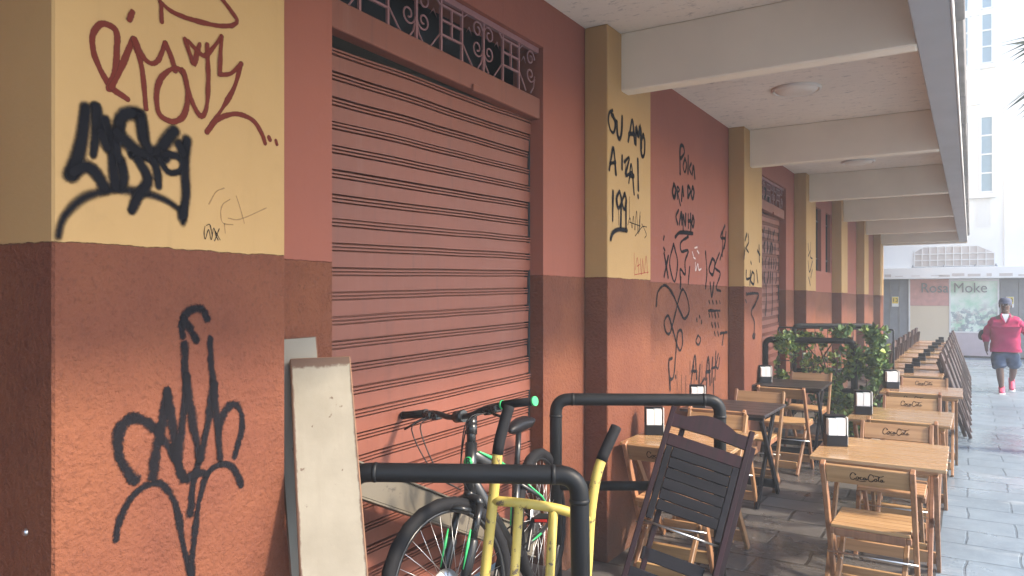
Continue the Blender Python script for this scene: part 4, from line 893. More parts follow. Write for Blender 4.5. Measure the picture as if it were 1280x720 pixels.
barrier('black pipe barrier behind the climbing plants, farthest of all', [(-2.03, 10.5, 0), (-2.03, 10.5, 1.25), (-1.12, 11.05, 1.25), (-1.12, 11.05, 0)], (-1.57, 10.77, 0.0), [((-2.03, 10.5, 0.65), (-1.12, 11.05, 0.65))])
tr = thing('trellis', 'thin black rod trellis carrying the climbing plants', 'trellis', (-1.4, 9.6, 0))
b = MB(); b.tube(arc([(-0.64, 0, 0), (-0.64, 0, 1.26), (0.64, 0, 1.26), (0.64, 0, 0)], 0.02, 3), 0.011, 8); b.build('frame', M['rod'], tr)
b = MB()
for z in (0.5, 0.85): b.tube([(-0.64, 0, z), (0.64, 0, z)], 0.006, 6)
for k in range(1, 9): b.tube([(-0.64 + k * 0.142, 0.008, 0.1), (-0.64 + k * 0.142, 0.008, 1.26)], 0.004, 6)
b.build('wire', M['rod'], tr)

# ------------------------------------------------------------------ planting
def leafy(name, label, cat, loc, blobs, n, size, mats, stems, seed, group=None):
    rnd = random.Random(seed)
    t = thing(name, label, cat, loc, (0, 0, 0), group)
    b = MB()
    for _ in range(n):
        cx, cy, cz, rx, ry, rz, wt = rnd.choices(blobs, [q[6] for q in blobs])[0]
        while True:
            p = Vector((rnd.uniform(-1, 1), rnd.uniform(-1, 1), rnd.uniform(-1, 1)))
            if p.length < 1: break
        p = Vector((cx + p.x * rx, cy + p.y * ry, cz + p.z * rz))
        if mnoise.noise(p * 5.5 + Vector((seed, 0, 0))) < -0.06: continue
        s = size * rnd.uniform(0.55, 1.3)
        q = Quaternion((0, 0, 1), rnd.uniform(0, 6.28)) @ Quaternion((1, 0, 0), rnd.gauss(0.9, 0.5)) @ Quaternion((0, 1, 0), rnd.gauss(0, 0.5))
        sh = [(0, 0, 0), (0.42, 0.25, 0.1), (0.38, 0.62, 0.08), (0, 1.0, -0.12), (-0.38, 0.62, 0.08), (-0.42, 0.25, 0.1)]
        v = [b.bm.verts.new(p + q @ (Vector(c) * s)) for c in sh]
        mi = rnd.choices(range(len(mats)), [0.5, 0.22, 0.28][:len(mats)])[0]
        for f in ((v[0], v[1], v[2], v[3]), (v[0], v[3], v[4], v[5])):
            ff = b.bm.faces.new(f); ff.material_index = mi; ff.smooth = False
    b.build('foliage', mats, t, recalc=False)
    b = MB()
    for st in stems: b.tube(smooth_path(st, 0.06), 0.008, 6)
    b.build('stem', M['stem'], t)
    return t
LM = [M['leaf'], M['leaf_y'], M['leaf_d']]
leafy('climbing_plant', 'dense green climbing plant covering the lane end of the trellis', 'plant', (-1.12, 8.98, 0),
      [(0.05, 0, 0.62, 0.24, 0.20, 0.58, 5), (0.14, 0, 0.98, 0.22, 0.2, 0.28, 3), (-0.16, 0, 0.50, 0.26, 0.2, 0.42, 2.2), (0.30, -0.1, 0.75, 0.12, 0.14, 0.4, 1), (0.0, 0.05, 1.22, 0.26, 0.12, 0.09, 0.9), (0.25, 0, 1.22, 0.14, 0.1, 0.12, 0.5)], 4200, 0.058, LM,
      [[(0, 0, 0), (0.05, 0.02, 0.6), (0.0, 0.0, 1.2)], [(0, 0, 0), (-0.2, 0, 0.4), (-0.15, 0, 0.9)], [(0, 0, 0), (0.2, 0, 0.5), (0.25, 0, 1.0)], [(0.1, 0, 0.2), (0.35, -0.05, 0.8), (0.42, -0.1, 0.5)]], 3)
leafy('climbing_plant', 'sparse yellowish vine hanging in the middle of the barrier', 'plant', (-1.60, 9.2, 0),
      [(0, 0, 1.0, 0.30, 0.15, 0.22, 3), (0.12, 0.1, 0.75, 0.26, 0.15, 0.3, 2), (-0.2, 0, 1.12, 0.26, 0.1, 0.10, 1.4), (0.2, 0, 0.4, 0.2, 0.15, 0.3, 1.2), (0.25, 0, 1.15, 0.2, 0.1, 0.12, 1)], 1500, 0.052, [M['leaf_y'], M['leaf'], M['leaf_d']],
      [[(0, 0, 0), (0.1, 0, 0.5), (-0.05, 0, 1.15)], [(0.1, 0, 0), (0.2, 0, 0.6), (0.1, 0, 1.1)], [(0, 0, 1.1), (-0.2, -0.05, 0.9), (-0.12, -0.05, 0.55)], [(-0.1, 0, 1.15), (0.15, 0, 0.8), (0.3, 0, 0.3)], [(0.3, 0, 1.2), (0.0, 0.05, 0.7), (-0.2, 0, 0.2)]], 11)
leafy('climbing_plant', 'thin vine winding up the wall-side post of the barrier', 'plant', (-1.93, 8.85, 0),
      [(0.10, -0.05, 0.70, 0.08, 0.08, 0.45, 2), (0.14, -0.05, 1.08, 0.16, 0.1, 0.12, 1)], 650, 0.055, LM,
      [[(0.05, -0.04, 0), (0.11, -0.05, 0.4), (0.04, -0.05, 0.8), (0.1, -0.05, 1.1)]], 17)
leafy('leafy_plant', 'small low green plant growing among the rocks', 'plant', (-1.05, 8.55, 0),
      [(0, 0, 0.30, 0.16, 0.16, 0.22, 1)], 160, 0.085, LM, [[(0, 0, 0), (0.03, 0, 0.3)], [(0, 0, 0), (-0.08, 0, 0.25)]], 23)
def rock(label, loc, s, seed, sq=(1.3, 0.9, 0.62)):
    bm = bmesh.new(); bmesh.ops.create_icosphere(bm, subdivisions=4, radius=1)
    for v in bm.verts:
        d = 1 + 0.32 * mnoise.noise(v.co * 1.6 + Vector((seed, 0, 0))) + 0.12 * mnoise.noise(v.co * 5 + Vector((0, seed, 0)))
        v.co = Vector((v.co.x * sq[0], v.co.y * sq[1], v.co.z * sq[2])) * d * s
    me = bpy.data.meshes.new('rock'); bm.to_mesh(me); bm.free(); me.materials.append(M['rock'])
    o = bpy.data.objects.new('rock', me); C.objects.link(o); o.location = loc; return tag(o, label, 'rock', 'rocks under the plants')
rock('pale rock in the planting bed beside the middle lane table', (-1.15, 8.75, 0.10), 0.23, 2)
rock('smaller pale rock under the farther black table', (-1.50, 8.95, 0.08), 0.20, 9)
rock('grey rock at the foot of the dense climbing plant', (-0.90, 9.0, 0.09), 0.19, 5)
b = MB(); b.box((-2.04, 8.6, 0.002), (-0.75, 11.0, 0.06), 0.02); o = b.build('planting_bed', M['soil']); o['kind'] = 'structure'

# palm on the lane's right side; only its hanging leaf tips reach the view
def palm(loc, seed):
    rnd = random.Random(seed)
    t = thing('palm_tree', 'fan palm at the right edge with dark pointed leaf tips hanging in', 'palm tree', loc)
    b = MB(); pts = [(0.02 * math.sin(k), 0.02 * math.cos(k * 1.3), k * 0.3) for k in range(14)]
    b.tube(pts, [0.14 - 0.004 * k for k in range(14)], 14); b.build('trunk', M['bark'], t)
    for k in range(16):
        az = k * 2.399 + 0.4; el = [0.9, 0.45, 0.05, -0.35][k % 4] + rnd.uniform(-0.12, 0.12); L = rnd.uniform(0.55, 0.75)
        d = Vector((math.cos(az) * math.cos(el), math.sin(az) * math.cos(el), math.sin(el)))
        base = Vector((0, 0, 3.95)); hub = base + d * L + Vector((0, 0, -0.06))
        b = MB(); b.tube([base, base.lerp(hub, 0.5) + Vector((0, 0, 0.04)), hub], [0.016, 0.012, 0.009], 6)
        side = d.cross(Vector((0, 0, 1))).normalized(); upv = side.cross(d).normalized()
        for j in range(17):
            a = (j - 8) / 8 * 1.9; ll = 0.62 * (1 - 0.25 * abs(a) / 1.9) * rnd.uniform(0.9, 1.1)
            dd = (d * math.cos(a) + side * math.sin(a)).normalized()
            p1 = hub + dd * ll * 0.55 + upv * 0.02; p2 = hub + dd * ll + Vector((0, 0, -0.14 * rnd.uniform(0.7, 1.3)))
            wv = dd.cross(upv).normalized() * 0.022
            fo = upv * 0.008
            b.face([hub - wv * 0.3, hub + fo, p1 + fo, p1 - wv]); b.face([hub + fo, hub + wv * 0.3, p1 + wv, p1 + fo])
            b.face([p1 - wv, p1 + fo, p2]); b.face([p1 + fo, p1 + wv, p2])
        b.build('frond', M['frond'], t, recalc=False)
    return t
PALM = palm((1.36, 9.62, 0), 4)

# ------------------------------------------------------------------ leaning boards and plank
def board(name, label, BLc, TLc, width, thick, xdir, mats, cat='board'):
    """flat board: BLc bottom centre, TLc top centre"""
    a = Vector(BLc); c = Vector(TLc); z = (c - a); L = z.length; z.normalize()
    x = Vector(xdir); x = (x - z * x.dot(z)).normalized(); y = z.cross(x)
    b = MB()
    b._cube(Matrix.Translation((0, 0, L / 2)) @ Matrix.Diagonal((width, thick, L, 1)), 0.004)
    for v in b.bm.verts:
        v.co.x += 0.004 * mnoise.noise(Vector((v.co.x * 9, v.co.z * 3, 1)))
    for f in b.bm.faces:
        f.material_index = 1 if abs(f.normal.y) < 0.9 else 0
    o = b.build(name, mats, None)
    m = Matrix((x, y, z)).transposed().to_4x4(); m.translation = a; o.matrix_world = m
    tag(o, label, cat, 'old boards leaning by the shutter'); return o
CAMX = (0.85, 0.527, 0)
board('leaning_board', 'wide chipped cream board leaning beside the shutter, in front', (-1.43, 1.475, 0.175), (-1.935, 1.845, 1.43), 0.205, 0.035, (0.62, 0.78, 0), [M['board'], M['rust']])
board('leaning_board', 'grey-cream board behind the wide board, its top just showing', (-1.705, 1.665, 0.175), (-2.03, 1.815, 1.50), 0.15, 0.03, (0.62, 0.78, 0), [M['board_back'], M['rust']])
o = None
a = Vector((-1.955, 1.90, 1.03)); c = Vector((-1.93, 3.30, 0.37))
z = (c - a); L = z.length; z.normalize(); y = Vector((1, 0, 0)); y = (y - z * y.dot(z)).normalized(); x = y.cross(z)
b = MB()
b.box((-0.055, -0.035, 0), (0.055, 0.03, L), 0.004)
b.box((-0.062, -0.037, 0.0), (-0.0552, 0.042, L), 0.001); b.box((0.0552, -0.037, 0), (0.062, 0.042, L), 0.001)
o = b.build('leaning_plank', M['plank']); m = Matrix((x, y, z)).transposed().to_4x4(); m.translation = a; o.matrix_world = m
tag(o, 'dirty grey channel plank lying aslant across the shutter behind the bicycle', 'plank')

# ------------------------------------------------------------------ yellow hand truck
ht = thing('hand_truck', 'chipped yellow hand truck with black handle grips behind the pipe barrier', 'hand truck', (-1.3, 2.25, 0.17))
O = Vector((-1.3, 2.25, 0.17))
Lp = [(-1.470, 2.10, 0.19), (-1.452, 2.159, 0.665), (-1.439, 2.19, 0.918), (-1.434, 2.216, 1.099), (-1.430, 2.245, 1.18), (-1.424, 2.275, 1.250)]
Rp = [(-1.175, 2.31, 0.19), (-1.157, 2.365, 0.658), (-1.148, 2.375, 0.856), (-1.138, 2.395, 0.985), (-1.124, 2.425, 1.068), (-1.100, 2.495, 1.172)]
def rel(p): return Vector(p) - O
for P in (Lp, Rp):
    sp = smooth_path([rel(p) for p in P], 0.02)
    cut = next(i for i, q in enumerate(sp) if q.z + O.z > (1.095 if P is Lp else 1.062))
    b = MB(); b.tube(sp[:cut + 1], 0.0185, 14); up = b.build('upright', M['yellow'], ht)
    b = MB(); b.tube([sp[cut - 1]] + sp[cut:], 0.0205, 14); b.build('grip', M['rubber'], up)
b = MB(); b.tube(smooth_path([rel(p) for p in [(-1.439, 2.19, 0.925), (-1.34, 2.215, 0.925), (-1.235, 2.285, 0.905), (-1.148, 2.374, 0.86)]], 0.03), 0.0175, 12); b.build('cross_bar', M['yellow'], ht)
b = MB(); b.tube([rel((-1.46, 2.13, 0.45)), rel((-1.165, 2.34, 0.45))], 0.0175, 12); b.build('cross_bar', M['yellow'], ht)
for q in ((-1.345, 2.213, 0.922), (-1.243, 2.28, 0.907)):
    b = MB(); b.tube([rel((q[0] - 0.02, q[1] - 0.05, 0.2)), rel(q)], 0.0165, 12); b.build('strut', M['yellow'], ht)
b = MB(); b.bar(rel((-1.33, 2.17, 0.19)), rel((-1.20, 1.99, 0.185)), 0.36, 0.006, (0.8, 0.57, 0)); b.build('toe_plate', M['yellow'], ht)
for p in (Lp[0], Rp[0]):
    b = MB(); ax = Vector((0.81, 0.58, 0)); c0 = rel(p) + Vector((-0.06, 0.09, 0.10))
    b.lathe([(0.02, -0.02), (0.09, -0.022), (0.105, -0.012), (0.105, 0.012), (0.09, 0.022), (0.02, 0.02)], c0, ax, 20); b.build('wheel', M['rubber'], ht)

# ------------------------------------------------------------------ bicycle
bk = thing('bicycle', 'black mountain bike with green trim leaning on the shutter', 'bicycle', (0, 0, 0))
WR = 0.36
def wheel(cx, parent_name='wheel'):
    t = bpy.data.objects.new(parent_name, None)
    b = MB()
    seg = 48; ring = 12; R0 = WR - 0.026; r0 = 0.027
    vs_ = []
    for i in range(seg):
        a = 2 * math.pi * i / seg; row = []
        for j in range(ring):
            q = 2 * math.pi * j / ring; rr = r0 + (0.003 if (i % 2 == 0) and math.cos(q) > 0.3 else 0.0)
            row.append(b.bm.verts.new(((R0 + rr * math.cos(q)) * math.cos(a), rr * math.sin(q), (R0 + rr * math.cos(q)) * math.sin(a))))
        vs_.append(row)
    for i in range(seg):
        for j in range(ring):
            f = b.bm.faces.new((vs_[i][j], vs_[(i + 1) % seg][j], vs_[(i + 1) % seg][(j + 1) % ring], vs_[i][(j + 1) % ring])); f.smooth = True
    return b
def make_wheel(parent, ctr):
    b = wheel(0); tyre = b.build('wheel', M['rubber'], parent); tyre.location = ctr
    b = MB(); seg = 48
    prof = [(0.300, -0.012), (0.312, -0.014), (0.312, 0.014), (0.300, 0.012)]
    b.lathe(prof + [prof[0]], (0, 0, 0), (0, 1, 0), 48); b.build('rim', M['bike'], tyre)
    b = MB(); b.lathe([(0.3125, -0.0145), (0.3165, -0.0150), (0.3165, -0.0135), (0.3125, -0.0130), (0.3125, -0.0145)], (0, 0, 0), (0, 1, 0), 48)
    b.lathe([(0.3125, 0.0145), (0.3165, 0.0150), (0.3165, 0.0135), (0.3125, 0.0130), (0.3125, 0.0145)], (0, 0, 0), (0, 1, 0), 48); b.build('rim_stripe', M['steel'], tyre)
    b = MB()
    for k in range(32):
        a = 2 * math.pi * k / 32; a2 = a + (0.5 if k % 4 < 2 else -0.5); sy = 0.025 if k % 2 else -0.025
        b.tube([(0.30 * math.cos(a), 0, 0.30 * math.sin(a)), (0.022 * math.cos(a2), sy, 0.022 * math.sin(a2))], 0.0012, 5)
    b.lathe([(0.006, -0.05), (0.012, -0.045), (0.024, -0.028), (0.014, -0.02), (0.014, 0.02), (0.024, 0.028), (0.012, 0.045), (0.006, 0.05)], (0, 0, 0), (0, 1, 0), 16)
    b.lathe([(0.03, -0.034), (0.08, -0.034), (0.08, -0.032), (0.03, -0.032)], (0, 0, 0), (0, 1, 0), 28)
    b.build('spokes', M['steel'], tyre)
    return tyre
# local axes: x forward, z up; rear axle at x = 0
make_wheel(bk, (0, 0, WR))
HB, HT = Vector((0.842, 0, 0.72)), Vector((0.797, 0, 0.89))
BB = Vector((0.42, 0, 0.32)); ST = Vector((0.305, 0, 0.64)); RA = Vector((0, 0, WR))
b = MB(); b.tube([HB + Vector((0.006, 0, -0.02)), HT + Vector((-0.004, 0, 0.015))], 0.026, 16)
b.tube([HT + Vector((0.006, 0, -0.035)), ST], [0.026, 0.021], 14); b.tube([HB + Vector((-0.01, 0, 0.03)), BB], [0.032, 0.026], 14); b.tube([BB, ST + (ST - BB) * 0.14], 0.020, 14)
for sy in (-1, 1):
    b.tube([BB + Vector((-0.02, sy * 0.03, 0)), Vector((0.2, sy * 0.055, 0.335)), RA + Vector((0, sy * 0.065, 0))], 0.011, 10)
    b.tube([ST + Vector((0, sy * 0.018, -0.03)), Vector((0.14, sy * 0.055, 0.51)), RA + Vector((0, sy * 0.065, 0))], 0.010, 10)
b.tube([BB + Vector((0, -0.04, 0)), BB + Vector((0, 0.04, 0))], 0.026, 16)
fr = b.build('frame', M['bike'], bk)
b = MB()
for sy in (-1, 1):      # green stripes along the top tube, stays and down tube
    A = HT + Vector((-0.03, sy * 0.022, -0.030)); B = ST.lerp(HT, 0.22) + Vector((0, sy * 0.021, 0.012))
    b.tube([A, A.lerp(B, .5) + Vector((0, sy * 0.004, 0.004)), B], [0.004, 0.010, 0.004], 8)
    b.tube([Vector((0.262, sy * 0.03, 0.61)), Vector((0.14, sy * 0.063, 0.51)), Vector((0.02, sy * 0.073, 0.39))], [0.003, 0.006, 0.003], 8)
    b.tube([Vector((0.36, sy * 0.040, 0.325)), Vector((0.2, sy * 0.063, 0.338))], [0.003, 0.006], 8)
    b.tube([BB.lerp(ST, 0.35) + Vector((0.012, sy * 0.016, 0)), BB.lerp(ST, 0.7) + Vector((0.012, sy * 0.016, 0))], 0.005, 6)
b.build('green_stripe', M['green'], fr)
# saddle and post
b = MB(); b.tube([ST + (ST - BB) * 0.08, Vector((0.217, 0, 0.862))], 0.0145, 12); b.build('seat_post', M['bike'], bk)
bm = bmesh.new(); bmesh.ops.create_uvsphere(bm, u_segments=24, v_segments=14, radius=1)
for v in bm.verts:
    x = v.co.x; wv = 0.034 + 0.048 * max(0, (-x + 0.1)) ** 1.2
    v.co = Vector((0.195 + x * 0.135, v.co.y * wv * 1.15, 0.965 + v.co.z * (0.030 if v.co.z > 0 else 0.040) - 0.012 * x * x + (0.01 if x < -0.6 else 0)))
for f in bm.faces: f.smooth = True
bmesh.ops.translate(bm, verts=bm.verts[:], vec=(0.012, 0, -0.075)); me = bpy.data.meshes.new('saddle'); bm.to_mesh(me); bm.free(); me.materials.append(M['plastic'])
o = bpy.data.objects.new('saddle', me); C.objects.link(o); o.parent = bk
# drive train
b = MB(); b.lathe([(0.03, -0.003), (0.085, -0.003), (0.088, 0), (0.085, 0.003), (0.03, 0.003)], BB + Vector((0, -0.05, 0)), (0, 1, 0), 32); b.bar(BB + Vector((0, -0.07, 0)), BB + Vector((0.10, -0.075, -0.13)), 0.016, 0.022, (0, 1, 0), 0.003)
b.bar(BB + Vector((0, 0.07, 0)), BB + Vector((-0.10, 0.075, 0.13)), 0.016, 0.022, (0, 1, 0), 0.003)
cr = b.build('crank', M['bike'], bk)
for s_, p in ((-1, Vector((0.10, -0.075, -0.13))), (1, Vector((-0.10, 0.075, 0.13)))):
    b = MB(); q = BB + p + Vector((0, s_ * 0.055, 0)); b.box(q - Vector((0.045, 0.045, 0.011)), q + Vector((0.045, 0.045, 0.011)), 0.004); pd = b.build('pedal', M['plastic'], cr)
    b = MB(); b.box(q + Vector((0.0455, -0.03, -0.006)), q + Vector((0.048, 0.03, 0.006))); b.build('reflector', M['red_lens'], pd)
b = MB(); b.tube([BB + Vector((0, -0.05, 0.086)), RA + Vector((0, -0.045, 0.045))], 0.004, 6); b.tube([BB + Vector((0, -0.05, -0.086)), RA + Vector((0.02, -0.045, -0.10)), RA + Vector((0.0, -0.045, -0.04))], 0.004, 6); b.build('chain', M['plastic'], bk)
# steering assembly, turned towards the wall
AX = (HT - HB).normalized()
SM = Matrix.Translation(HB) @ Matrix.Rotation(R(-19.9), 4, AX) @ Matrix.Translation(-HB)
def steer(o): o.data.transform(SM); return o
FA = Vector((1.035, 0, WR))
tyre = make_wheel(bk, (0, 0, 0)); tyre.matrix_local = SM @ Matrix.Translation(FA)
b = MB()
b.tube([HB + Vector((0.004, 0, -0.012)), HB + Vector((0.018, 0, -0.035))], 0.026, 12)
b.tube([HB + Vector((0.016, -0.062, -0.075)), HB + Vector((0.017, -0.055, -0.045)), HB + Vector((0.016, 0, -0.03)), HB + Vector((0.017, 0.055, -0.045)), HB + Vector((0.016, 0.062, -0.075))], 0.019, 12)
for sy in (-1, 1):
    a = HB + Vector((0.016, sy * 0.062, -0.06)); e = FA + Vector((0, sy * 0.062, 0)); mid = a.lerp(e, 0.42)
    b.tube([a, mid], 0.0165, 12); b.tube([mid, mid.lerp(e, 0.05), e], [0.021, 0.024, 0.022], 14)
br = HB.lerp(FA, 0.20); b.tube([br + Vector((0.045, -0.062, 0.0)), br + Vector((0.085, -0.055, 0.02)), br + Vector((0.10, 0, 0.03)), br + Vector((0.085, 0.055, 0.02)), br + Vector((0.045, 0.062, 0.0))], 0.012, 10)
fk = steer(b.build('fork', M['bike'], bk))
b = MB()
for sy in (-1, 1):
    e0 = HB.lerp(FA, 0.40) + Vector((0.022, sy * 0.066, 0)); e1 = HB.lerp(FA, 0.78) + Vector((0.024, sy * 0.066, 0)); b.tube([e0, e0.lerp(e1, 0.4), e1], [0.003, 0.007, 0.002], 8)
steer(b.build('decal', M['green'], fk))
b = MB(); CB = Vector((0.835, 0, 1.025))
b.tube([HT, HT + AX * 0.10], 0.020, 14); b.tube([HT + AX * 0.05, HT + AX * 0.075, HT + AX * 0.10], 0.025, 14); b.tube([HT + AX * 0.115, CB], 0.019, 12); b.tube([HT + AX * 0.06, HT + AX * 0.13], 0.0235, 14)
b.tube([CB + Vector((0, -0.025, 0)), CB + Vector((0, 0.025, 0))], 0.026, 14)
steer(b.build('stem', M['bike'], bk))
b = MB(); HBW = 0.39
b.tube(smooth_path([CB + Vector((-0.03, -HBW, 0.028)), CB + Vector((-0.015, -0.18, 0.026)), CB + Vector((0, -0.07, 0.002)), CB, CB + Vector((0, 0.07, 0.002)), CB + Vector((-0.015, 0.18, 0.026)), CB + Vector((-0.03, HBW, 0.028))], 0.02), 0.0125, 12)
hb = steer(b.build('handlebar', M['bike'], bk))
for sy in (-1, 1):
    b = MB(); b.tube([CB + Vector((-0.0215, sy * 0.235, 0.028)), CB + Vector((-0.03, sy * (HBW + 0.004), 0.028))], 0.0175, 14); g = steer(b.build('grip', M['rubber'], hb))
    b = MB(); b.tube([CB + Vector((-0.03, sy * (HBW + 0.003), 0.028)), CB + Vector((-0.0302, sy * (HBW + 0.013), 0.028))], 0.0195, 14)
    steer(b.build('grip_end', M['green'] if sy > 0 else M['plastic'], g))
    b = MB(); b.tube([CB + Vector((-0.0215, sy * 0.238, 0.028)), CB + Vector((-0.0213, sy * 0.230, 0.028))], 0.0195, 14); steer(b.build('grip_ring', M['green'] if sy > 0 else M['plastic'], g))
    b = MB(); q = CB + Vector((-0.018, sy * 0.20, 0.022)); b.box(q - Vector((0.02, 0.022, 0.022)), q + Vector((0.03, 0.022, 0.012)), 0.005)
    b.tube([q + Vector((0.02, 0, -0.008)), q + Vector((0.055, sy * 0.03, -0.022)), q + Vector((0.06, sy * 0.12, -0.050))], [0.007, 0.006, 0.005], 8)
    q2 = CB + Vector((-0.016, sy * 0.16, 0.016)); b.box(q2 - Vector((0.018, 0.02, 0.022)), q2 + Vector((0.022, 0.02, 0.008)), 0.005)
    steer(b.build('brake_lever', M['bike'], hb))
b = MB()
for (y0, sx, dz) in ((-0.19, 0.13, -0.16), (-0.15, 0.11, -0.20), (0.18, 0.10, -0.13), (0.15, 0.09, -0.19)):
    p0 = CB + Vector((0.01, y0, 0.01)); p3 = HB + Vector((0.035, 0.02 * (1 if y0 > 0 else -1), 0.0))
    b.tube(smooth_path([p0, p0 + Vector((sx, -y0 * 0.15, -0.03)), p0.lerp(p3, 0.6) + Vector((sx * 0.8, -y0 * 0.1, dz * 0.2)), p3], 0.02), 0.0028, 6)
steer(b.build('cable', M['plastic'], bk))
# round green head badge with its letter
n_ = Vector((math.cos(math.atan2(0.04, 0.15)), 0, math.sin(math.atan2(0.04, 0.15))))
hc = HB.lerp(HT, 0.62) + n_ * 0.0275
b = MB(); b.lathe([(0.0001, 0.0), (0.021, 0.0), (0.021, 0.002), (0.0001, 0.002)], hc - n_ * 0.002, n_, 24)
bd = b.build('head_badge', M['green'], fr)
rotm = Matrix((Vector((0, 1, 0)), AX, n_)).transposed().to_4x4(); rotm.translation = hc + n_ * 0.0015
text_mesh('badge_letter', 'B', 0.042, M['bike'], bd, rotm @ Matrix.Shear('XZ', 4, (0, 0)), 0.002)
bk.matrix_world = Matrix.Translation((-1.796, 3.23, 0.20)) @ Matrix.Rotation(R(-79.2), 4, 'Z') @ Matrix.Rotation(R(5.4), 4, 'X') @ Matrix.Diagonal((0.945, 0.945, 0.945, 1))


# ------------------------------------------------------------------ person walking up the lane
pn = thing('person', 'heavyset person walking in a pink zip jacket, denim shorts and navy cap', 'person', (0.50, 15.14, 0))
# x: picture right, y: away from the camera
V = [(0, 0.0, 0.80, .17, .13), (0, -0.01, 0.98, .18, .145), (0, -0.01, 1.12, .165, .13), (0, 0.0, 1.24, .13, .10), (0, 0.0, 1.335, .062, .065), (0, -0.015, 1.40, .060, .066), (0, -0.02, 1.470, .074, .090), (0, -0.01, 1.545, .072, .088),
     (-0.175, 0.0, 1.225, .07, .07), (-0.262, 0.02, 1.01, .055, .055), (-0.275, -0.08, 0.82, .038, .038), (-0.27, -0.11, 0.745, .036, .022),
     (0.175, 0.0, 1.225, .07, .07), (0.30, 0.06, 1.03, .055, .055), (0.355, -0.04, 0.86, .038, .038), (0.37, -0.07, 0.79, .036, .022),
     (-0.10, -0.03, 0.66, .11, .11), (-0.085, -0.13, 0.43, .062, .062), (-0.072, -0.10, 0.28, .058, .058), (-0.055, -0.07, 0.085, .037, .037),
     (0.10, 0.02, 0.66, .11, .11), (0.115, -0.01, 0.43, .062, .062), (0.110, 0.14, 0.31, .056, .056), (0.100, 0.29, 0.185, .037, .037)]
Ed = [(0, 1), (1, 2), (2, 3), (3, 4), (4, 5), (5, 6), (6, 7), (3, 8), (8, 9), (9, 10), (10, 11), (3, 12), (12, 13), (13, 14), (14, 15), (0, 16), (16, 17), (17, 18), (18, 19), (0, 20), (20, 21), (21, 22), (22, 23)]
hands = []
for base, sgn in ((11, -1), (15, 1)):
    bx, by, bz = V[base][:3]
    for k, (dx, ln) in enumerate(((-0.024, 0.052), (-0.008, 0.062), (0.008, 0.060), (0.024, 0.048))):
        i = len(V); V.append((bx + sgn * 0.004, by + dx, bz - 0.04, .011, .011)); V.append((bx - sgn * 0.004, by + dx - 0.006, bz - 0.04 - ln * 0.55, .0095, .0095)); V.append((bx - sgn * 0.018, by + dx - 0.010, bz - 0.04 - ln, .0085, .0085))
        Ed += [(base, i), (i, i + 1), (i + 1, i + 2)]
    i = len(V); V.append((bx - sgn * 0.01, by - 0.040, bz - 0.005, .012, .012)); V.append((bx - sgn * 0.02, by - 0.052, bz - 0.045, .010, .010)); Ed += [(base, i), (i, i + 1)]
skin('body', V, Ed, M['skin'], pn, 2, 0)
bm = bmesh.new()
def blob(c, r, m):
    q = bmesh.ops.create_uvsphere(bm, u_segments=14, v_segments=10, radius=1, matrix=Matrix.Translation(c) @ Matrix.Diagonal((*r, 1)))
def blob_obj(name, items, mat, parent):
    global bm
    bm = bmesh.new()
    for c, r in items: blob(c, r, None)
    for f in bm.faces: f.smooth = True
    me = bpy.data.meshes.new(name); bm.to_mesh(me); bm.free(); me.materials.append(mat)
    o = bpy.data.objects.new(name, me); C.objects.link(o); o.parent = parent; return o
blob_obj('face', [((0, -0.112, 1.475), (0.016, 0.022, 0.026)), ((0, -0.10, 1.435), (0.030, 0.014, 0.010)), ((-0.084, -0.01, 1.48), (0.012, 0.022, 0.032)), ((0.084, -0.01, 1.48), (0.012, 0.022, 0.032)), ((0, -0.095, 1.515), (0.060, 0.016, 0.010)), ((0, -0.085, 1.40), (0.035, 0.025, 0.02))], M['skin'], pn)
blob_obj('eyes', [((-0.032, -0.103, 1.497), (0.012, 0.008, 0.007)), ((0.032, -0.103, 1.497), (0.012, 0.008, 0.007))], M['eye'], pn)
b = MB(); b.lathe([(0.096, -0.02), (0.098, 0.0), (0.094, 0.045), (0.075, 0.082), (0.04, 0.098), (0.0, 0.102)], (0, -0.01, 1.525), (0, 0, 1), 24)
for k in range(11):
    pass
vis = [(0.085 * math.cos(a), -0.02 - 0.155 * abs(math.sin(a)) , 1.528 - 0.010 * abs(math.sin(a))) for a in [math.pi * k / 10 for k in range(11)]]
b.prism(vis, (0, 0, 0.010)); b.build('cap', M['cap'], pn)
JV = [(0, -0.005, 0.76, .215, .175), (0, -0.02, 0.93, .225, .19), (0, -0.02, 1.08, .205, .17), (0, 0.0, 1.21, .165, .125), (0, 0.0, 1.315, .088, .085),
      (-0.165, 0.0, 1.215, .088, .088), (-0.262, 0.02, 1.01, .076, .076), (-0.278, -0.075, 0.835, .055, .055), (0.165, 0.0, 1.215, .088, .088), (0.305, 0.06, 1.03, .076, .076), (0.36, -0.03, 0.875, .055, .055)]
def folds(o, amp, f):
    for v in o.data.vertices:
        p = v.co; k = mnoise.noise(Vector((p.x * f, p.y * f, p.z * f * 2.2))) + 0.5 * mnoise.noise(Vector((p.x * f * 2.3 + 4, p.y * f * 2.3, p.z * f * 3.5)))
        v.co = p + v.normal * amp * k
    return o
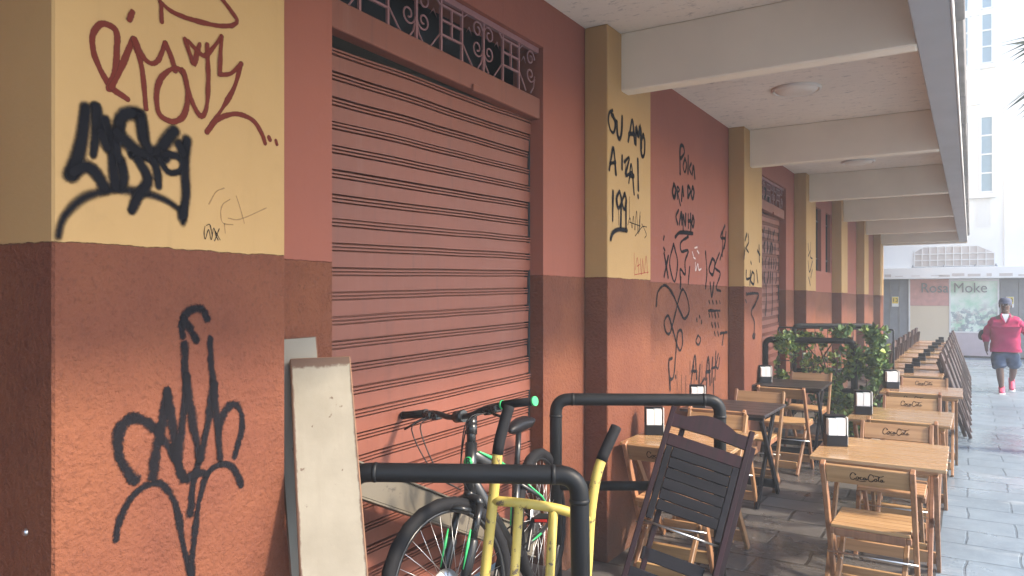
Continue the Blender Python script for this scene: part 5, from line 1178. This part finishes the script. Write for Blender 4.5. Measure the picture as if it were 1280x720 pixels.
folds(skin('jacket', JV, [(0, 1), (1, 2), (2, 3), (3, 4), (3, 5), (5, 6), (6, 7), (3, 8), (8, 9), (9, 10)], M['jacket'], pn, 3, 1), 0.022, 6)
b = MB(); b.prism([(-0.055, -0.145, 1.345), (0.055, -0.145, 1.345), (0.0, -0.19, 1.20)], (0, 0.05, 0.0)); b.build('t_shirt', M['white_cloth'], pn)
b = MB(); b.tube([(-0.055, -0.12, 1.35), (-0.07, -0.155, 1.30), (-0.01, -0.197, 1.19)], 0.014, 8); b.tube([(0.055, -0.12, 1.35), (0.07, -0.155, 1.30), (0.01, -0.197, 1.19)], 0.014, 8); b.build('collar', M['jacket'], pn)
SV = [(0, 0.0, 0.80, .205, .165), (0, 0.0, 0.72, .20, .16), (-0.115, -0.02, 0.64, .135, .135), (-0.095, -0.10, 0.50, .118, .118), (-0.085, -0.12, 0.40, .112, .112), (0.115, 0.02, 0.64, .135, .135), (0.120, 0.0, 0.50, .118, .118), (0.118, 0.005, 0.41, .112, .112)]
folds(skin('shorts', SV, [(0, 1), (1, 2), (2, 3), (3, 4), (1, 5), (5, 6), (6, 7)], M['denim'], pn, 3, 0), 0.018, 8)
for (x, y, z, pitch) in ((-0.055, -0.12, 0.0, 0.05), (0.100, 0.27, 0.095, 0.60)):
    o = skin('shoe', [(0, 0.07, 0.045, .046, .045), (0, 0.0, 0.05, .048, .05), (0, -0.09, 0.035, .050, .034), (0, -0.15, 0.03, .042, .026), (0, 0.05, 0.095, .048, .045)], [(0, 1), (1, 2), (2, 3), (0, 4)], M['shoe'], pn, 2, 0)
    o.location = (x, y, z); o.rotation_euler = (pitch, 0, 0)
    b = MB(); b.box((-0.045, -0.17, 0.002), (0.045, 0.11, 0.020), 0.008); s_ = b.build('sole', M['white_cloth'], o)
bag = skin('shoulder_bag', [(-0.27, 0.10, 0.90, .07, .09), (-0.27, 0.11, 1.02, .075, .10), (-0.24, 0.10, 1.10, .05, .07)], [(0, 1), (1, 2)], M['black_cloth'], None, 2, 0)
bag.location = (0.44, 15.14, -0.03)
tag(bag, 'black bag hanging at the side of the walking person', 'bag')
